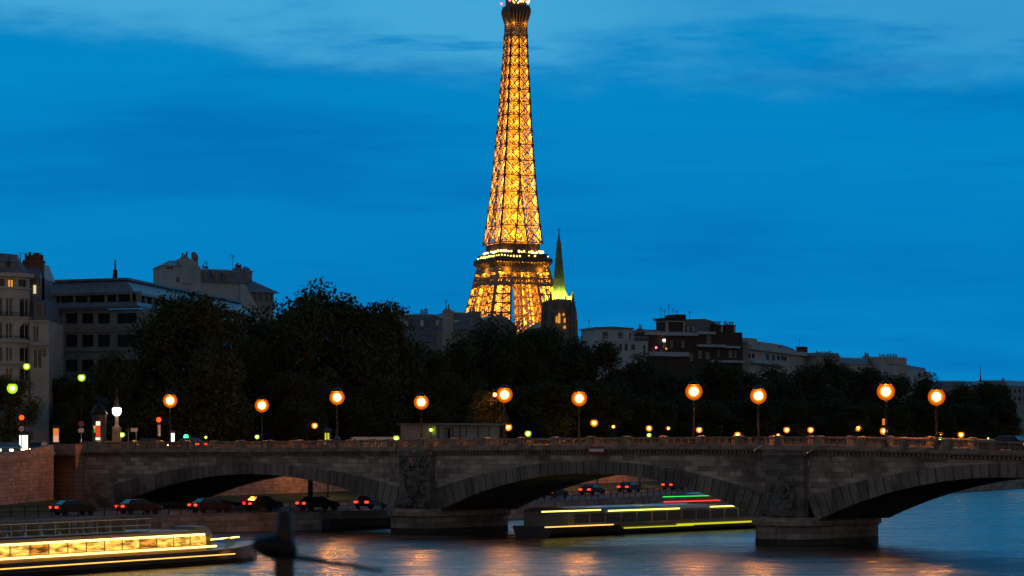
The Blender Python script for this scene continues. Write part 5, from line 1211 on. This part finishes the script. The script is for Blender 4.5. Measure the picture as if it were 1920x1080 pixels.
for y0_, x0_, x1_, z_, r_ in ((-2.86, Ls, Le - .5, 2.2, .085), (2.86, Ls, Le - .5, 2.2, .085), (-2.82, Ls, Le + 1, 1.30, .08), (-2.55, Ls, Ls + 16, 2.62, .05), (-2.2, Le + 1.2, Le + 6.5, 1.75, .055), (-3.06, Ls + 8, Le + 3, .66, .045)):
    MB().tube([(x0_, y0_, z_), (x1_, y0_ if x1_ < Le + 4 else -.9, z_)], r_, 6).build('trail_tube', 'trail_gold' if z_ > .7 else 'trail_orange', sal)  # glowing tubes added for the streaks of the boat's moving lights
m = MB(); m.box(Ls + 2, Le - 6, -2.2, 2.2, 2.56, 2.66)
for k in range(22):
    x = Ls + 2 + (Le - 8 - Ls) * k / 21
    for y in (-2.2, 2.2): m.tube([(x, y, 2.6), (x, y, 3.5)], .03, 5)
for z_ in (3.05, 3.5):
    for y in (-2.2, 2.2): m.tube([(Ls + 2, y, z_), (Le - 6, y, z_)], .035, 5)
m.build('upper_deck_rail', 'steel', tb_)
for k in range(16):
    x = Ls + 4 + (Le - 12 - Ls) * k / 15
    for y in (-1.2, .3): m = MB(); m.box(x, x + .5, y, y + 1.0, 2.661, 3.05); m.box(x, x + .1, y, y + 1.0, 3.05, 3.45); m.build('bench', 'boat_wood', tb_)
m = MB(); m.box(Le + .6, Le + 2.6, -1.3, 1.3, 1.0, 2.1); m.frustum((Le + .6, Le + 2.6, -1.3, 1.3), (Le + .8, Le + 2.2, -1.1, 1.1), 2.101, 2.7); m.build('wheelhouse', 'hull_grey', tb_)
m = MB()
for k in range(9): x = Le + 2.8 + k * .45; m.tube([(x, -2.3 + k * .22, 1.0), (x, -2.3 + k * .22, 1.75)], .03, 5)
m.tube([(Le + 2.8, -2.3, 1.75), (Le + 6.4, -.54, 1.8)], .035, 5); m.build('bow_rail', 'steel', tb_)
# boat under the middle arch with glowing tubes for its light trails
L_ = 52.0; s_, t0_ = 13.5, 0.5
cx_, cy_ = BW(s_, t0_ + L_ / 2)
nb_ = thing('tour_boat', 'long dark tour boat with added yellow, green and red light-trail tubes under the middle arch', 'boat', (cx_, cy_, 0), math.atan2(UX, -UY))
hull(L_, 6.4, 0, .95).build('hull', 'hull_dark', nb_)
m = MB(); m.box(-L_ / 2 + 2, L_ * .3, -2.7, 2.7, .95, 2.3); m.frustum((-L_ / 2 + 1.8, L_ * .3 + .3, -2.8, 2.8), (-L_ / 2 + 2.4, L_ * .3 - .3, -2.3, 2.3), 2.301, 2.62); m.build('saloon', 'hull_grey', nb_)
m = MB()
for k in range(15):
    x = -L_ / 2 + 3 + k * 2.45
    for y in (-2.73, 2.71): MB().box(x, x + 2.1, y, y + .02, 1.2, 2.1).build('window', 'glass_dark', nb_)
m = MB(); m.box(L_ * .02, L_ * .13, -1.8, 1.8, 2.63, 3.5); m.frustum((L_ * .015, L_ * .135, -2, 2), (L_ * .03, L_ * .12, -1.7, 1.7), 3.501, 3.7); m.build('wheelhouse', 'hull_grey', nb_)
# tubes added for the light trails, placed along the boat from its photo positions: x0, x1, height, material
def bloc(px, y=-3.0):  # local x on the near side for a photo column
    k = (px - CX) / F; ca2, sa2 = math.cos(nb_.rotation_euler[2]), math.sin(nb_.rotation_euler[2])
    ox, oy = cx_ - y * sa2, cy_ + y * ca2; return (k * oy - ox) / (ca2 - k * sa2)
for x0, x1, z, y, mt, r_ in ((1016, 1126, 2.42, -2.86, 'trail_yellow', .07), (1022, 1150, 1.0, -3.25, 'trail_orange', .06), (1141, 1274, 2.30, -2.86, 'trail_yellow', .075), (1332, 1396, 2.36, -2.86, 'trail_yellow', .075), (1243, 1350, 3.45, -2.05, 'trail_green', .05), (1245, 1350, 2.95, -2.05, 'trail_red', .07), (1170, 1300, .62, -3.24, 'glow_olive', .06), (1270, 1420, .72, -3.24, 'glow_olive', .10)):
    a, b = bloc(x0, y), bloc(x1, y); MB().tube([(a, y, z), (b, y, z)], r_, 6).build('trail_tube', mt, nb_)
# moored barge nose beside the left pier
mb_ = thing('moored_barge', 'small dark barge moored at the quay beside the shield pier', 'boat', (PX(690, 262), 262, 0), R(48)); hull(13, 3.2, 0, 1.1).build('hull', 'hull_dark', mb_); MB().box(-5, 1, -1.2, 1.2, 1.1, 1.9).build('cabin', 'hull_grey', mb_)
# near blurred post
pm = thing('mooring_post', 'blurred dark iron post with a round knob and slanting bar close to the camera', 'post', (PX(533, 12), 12, 0))
zz = lambda y: PZ(y, 12)
MB().lathe([(.055, -1), (.05, zz(1060)), (.044, zz(1000)), (.036, zz(958)), (.012, zz(954))], 12).build('pole', 'bronze', pm, True)
m = MB(); m.ball((PX(512, 12) - PX(533, 12), 0, zz(1025)), .085, 14, 1.0, .9, .72); m.ball((PX(490, 12) - PX(533, 12), 0, zz(1022)), .045, 10); m.ball((.005, -.01, zz(1030)), .06, 12); m.build('knob', 'dark_iron', pm, True)
MB().tube([(0, 0, zz(1042)), (PX(600, 12) - PX(533, 12), .1, zz(1054)), (PX(712, 12) - PX(533, 12), .3, zz(1077))], [.016, .013, .008], 8).build('slanting_bar', 'dark_iron', pm)

# ------------------------------------------------------------------ trees
def crown_mesh(seed, n, mat, lobes=16):
    r = random.Random(seed); L = []
    for i in range(lobes):
        th, f = r.uniform(0, 6.283), r.random(); h = r.uniform(-.92, .88); w = math.sqrt(max(.12, 1 - abs(h) ** 3)); rad = w * (.35 + .62 * math.sqrt(f))
        L.append((rad * math.cos(th) * .85, rad * math.sin(th) * .85, h, r.uniform(.26, .46)))
    L += [(0, 0, -.3, .6), (0, 0, .3, .5), (.15, 0, .68, .32), (-.3, .1, -.7, .45), (.35, -.1, -.7, .45)]
    vs, fs = [], []
    for i in range(n):
        x, y, z, q_ = L[r.randrange(len(L))]; d = Vector((r.gauss(0, 1), r.gauss(0, 1), r.gauss(0, 1))).normalized(); k = q_ * (r.random() ** .38) * (1.0 if r.random() < .9 else 1.12)
        c = Vector((x, y, z)) + d * k; a = Vector((r.gauss(0, 1), r.gauss(0, 1), r.gauss(0, .7))).normalized(); b = a.cross(Vector((r.gauss(0, 1), r.gauss(0, 1), r.gauss(0, 1)))).normalized(); s = r.uniform(.016, .040) * (2.2 if k < q_ * .5 else 1); e = s * r.uniform(.5, .9)
        o = len(vs); vs += [c - a * s - b * e * .3, c + b * e, c + a * s, c - b * e]; fs.append((o, o + 1, o + 2, o + 3))
    zs = sorted(v.z for v in vs); z0, z1 = zs[int(len(zs) * .004)], zs[int(len(zs) * .996)]
    rs = sorted(math.hypot(v.x, v.y) for v in vs); r1 = rs[int(len(rs) * .97)]
    vs = [Vector((v.x / r1, v.y / r1, (v.z - z0) / (z1 - z0) * 2 - 1)) for v in vs]
    me = bpy.data.meshes.new('crown'); me.from_pydata([tuple(v) for v in vs], [], fs); me.materials.append(MATS[mat]); return me
def trunk_mesh(seed):
    r = random.Random(seed); m = MB(); m.tube([(0, 0, 0), (.02, .01, .2), (.0, .03, .5), (.02, 0, .85)], [.045, .032, .024, .006], 8)
    for k in range(7):
        z = r.uniform(.22, .6); th = r.uniform(0, 6.28); l = r.uniform(.15, .32); m.tube([(0, 0, z), (l * .5 * math.cos(th), l * .5 * math.sin(th), z + l * .45), (l * math.cos(th), l * math.sin(th), z + l * .95)], [.02, .013, .004], 6)
    return m.mesh('trunk', 'bark')
CR = [crown_mesh(s, 27000, 'leaf_dark', 26) for s in (11, 12, 13, 14)] + [crown_mesh(s, 12000, 'leaf_mid') for s in (21, 22)]
TR = [trunk_mesh(s) for s in (1, 2)]
def tree(x, d, ytop, hw, label, var, name='broadleaf_tree', cb_=None, base=GZ):
    X = PX(x, d); zt = PZ(ytop, d); h = zt - base; rw = hw / F * d
    t = thing(name, label, 'tree', (X, d, base), rnd.uniform(0, 6.28), 'trees on the left bank')
    o = bpy.data.objects.new('trunk', TR[var % 2]); COL.objects.link(o); o.parent = t; o.scale = (h * .9, h * .9, h * .95)
    c0 = (1.2 if cb_ is None else cb_); c = bpy.data.objects.new('crown', CR[var]); COL.objects.link(c); c.parent = t
    hh = (h - c0) / 2; c.location = (0, 0, c0 + hh); c.scale = (rw * 1.16, rw * 1.16, hh)
    return t
TL = [(375, 316, 556, 100, 0, 'huge dark tree standing before the right wing of the office building'), (300, 326, 610, 60, 1, 'dark tree left of the huge one, overlapping the office windows'), (225, 318, 668, 58, 2, 'dark tree behind the white lantern column'), (118, 326, 712, 52, 3, 'low dark tree below the corner of the corner building'), (20, 312, 705, 48, 4, 'leafy tree by the bright yellow-green lamp at the left edge'),
      (592, 345, 543, 100, 2, 'tallest dark tree with a ragged top right of the mansard house'), (505, 350, 590, 70, 1, 'dark tree filling the gap between the two tallest ones'), (685, 350, 566, 84, 3, 'tall dark tree left of the slate roofed houses'), (455, 340, 640, 70, 3, 'dark tree under the pavilion roof'), (770, 366, 640, 74, 0, 'dark tree below the three dormers'), (845, 392, 634, 66, 1, 'dark tree below the tall chimney wall'),
      (985, 407, 614, 46, 1, 'narrow dark tree between the rounded ones under the tower'), (935, 402, 610, 72, 2, 'dark rounded tree under the left leg of the tower'), (1030, 412, 618, 68, 3, 'dark rounded tree under the church tower'), (1105, 425, 640, 60, 0, 'dark tree right of the church tower'), (1175, 432, 672, 60, 1, 'dark tree below the white apartment block'), (1250, 442, 690, 62, 2, 'dark tree below the brick chimney tower'), (1330, 462, 682, 62, 3, 'dark tree below the two tall chimneys'), (1402, 470, 700, 60, 0, 'dark tree above the lamp left of the statue pier'),
      (1470, 486, 690, 60, 1, 'dark tree below the right end of the long pale range'), (1535, 492, 676, 56, 2, 'dark bushy tree below the small chimney stack house'), (1600, 512, 690, 56, 3, 'dark tree below the row with the bluish roof'), (1662, 520, 704, 52, 0, 'dark tree behind the big lamp under the cream house'), (1722, 540, 708, 50, 1, 'dark tree below the stepped houses'), (1786, 560, 724, 50, 2, 'dark tree behind the rightmost big lamp'), (1848, 560, 720, 46, 3, 'last dark tree of the row at the right'),
      (430, 318, 738, 46, 5, 'bushy tree glowing dim amber between the first two big lamps'), (340, 318, 760, 40, 4, 'low bush like tree behind the red traffic light by the bridge end'), (916, 341, 732, 36, 5, 'small tree lit orange by the lamp over the middle arch'), (560, 330, 700, 58, 0, 'dark lower tree behind the second big lamp'), (690, 338, 710, 62, 1, 'dark lower tree above the parked vans'), (810, 348, 705, 55, 2, 'dark lower tree above the low pavilion'), (1010, 372, 720, 60, 3, 'dark lower tree right of the pavilion'), (1110, 392, 720, 58, 0, 'dark lower tree behind the fourth big lamp'), (1210, 410, 745, 55, 1, 'dark lower tree above the red and white board side lamps'), (1300, 425, 745, 55, 2, 'dark lower tree behind the big lamp over the middle arch'), (1390, 442, 750, 55, 3, 'dark lower tree left above the statue pier'), (1480, 462, 752, 52, 0, 'dark lower tree right above the statue pier'), (1570, 482, 750, 52, 1, 'dark lower tree over the statue pier arch foot'), (1655, 500, 755, 48, 2, 'dark lower tree behind the lit amber board'), (1735, 522, 755, 46, 3, 'dark lower tree left of the rightmost big lamp'), (1815, 545, 758, 44, 0, 'dark lower tree near the right end of the row'), (1880, 585, 775, 34, 1, 'dark low tree at the right edge of the photo'), (150, 318, 745, 40, 1, 'dark low tree behind the advertising column'), (75, 330, 735, 45, 2, 'dark low tree between the two left lamp posts'), (255, 322, 730, 40, 3, 'dark low tree right of the lantern column')]
for x, d, y, hw, v_, lb in TL: tree(x, d, y, hw, lb, v_)
# trunks / posts seen through the left arch
for x, d, lb in ((420, 309, 'thin dark tree trunk at the left of the lit wall under the left arch'), (582, 300, 'thick dark post in front of the lit wall under the left arch')):
    m = MB(); m.tube([(0, 0, 0), (0, 0, 7)], [.32, .26], 8); tag(m.build('lamp_mast', 'dark_iron', None, True, (PX(x, d), d, QZ)), lb, 'post')
d = 330; light = post_lamp('quay_lamp', 'unseen lamp added on the lower quay to light the wall through the left arch', 615, 872, 304, 'small orange lamps along the far quay', 'big', QZ, .45)  # put out of sight behind the arch to brighten the wall
post_lamp('quay_lamp', 'added lamp on the lower quay, hidden above the middle arch to light the far wall', 1120, 862, 362, 'small orange lamps along the far quay', 'big', QZ, .5)  # out of sight, added to brighten the wall beyond the middle arch

for x_, lb in ((1055, 'hidden lamp added to light the wall, above the left half of the middle arch'), (1200, 'hidden lamp added to light the wall, above the right half of the middle arch')):
    post_lamp('quay_lamp', lb, x_, 862, 358 if x_ < 1100 else 380, 'small orange lamps along the far quay', 'big', QZ, .5)  # two more unseen lamps added to strengthen the light on that wall
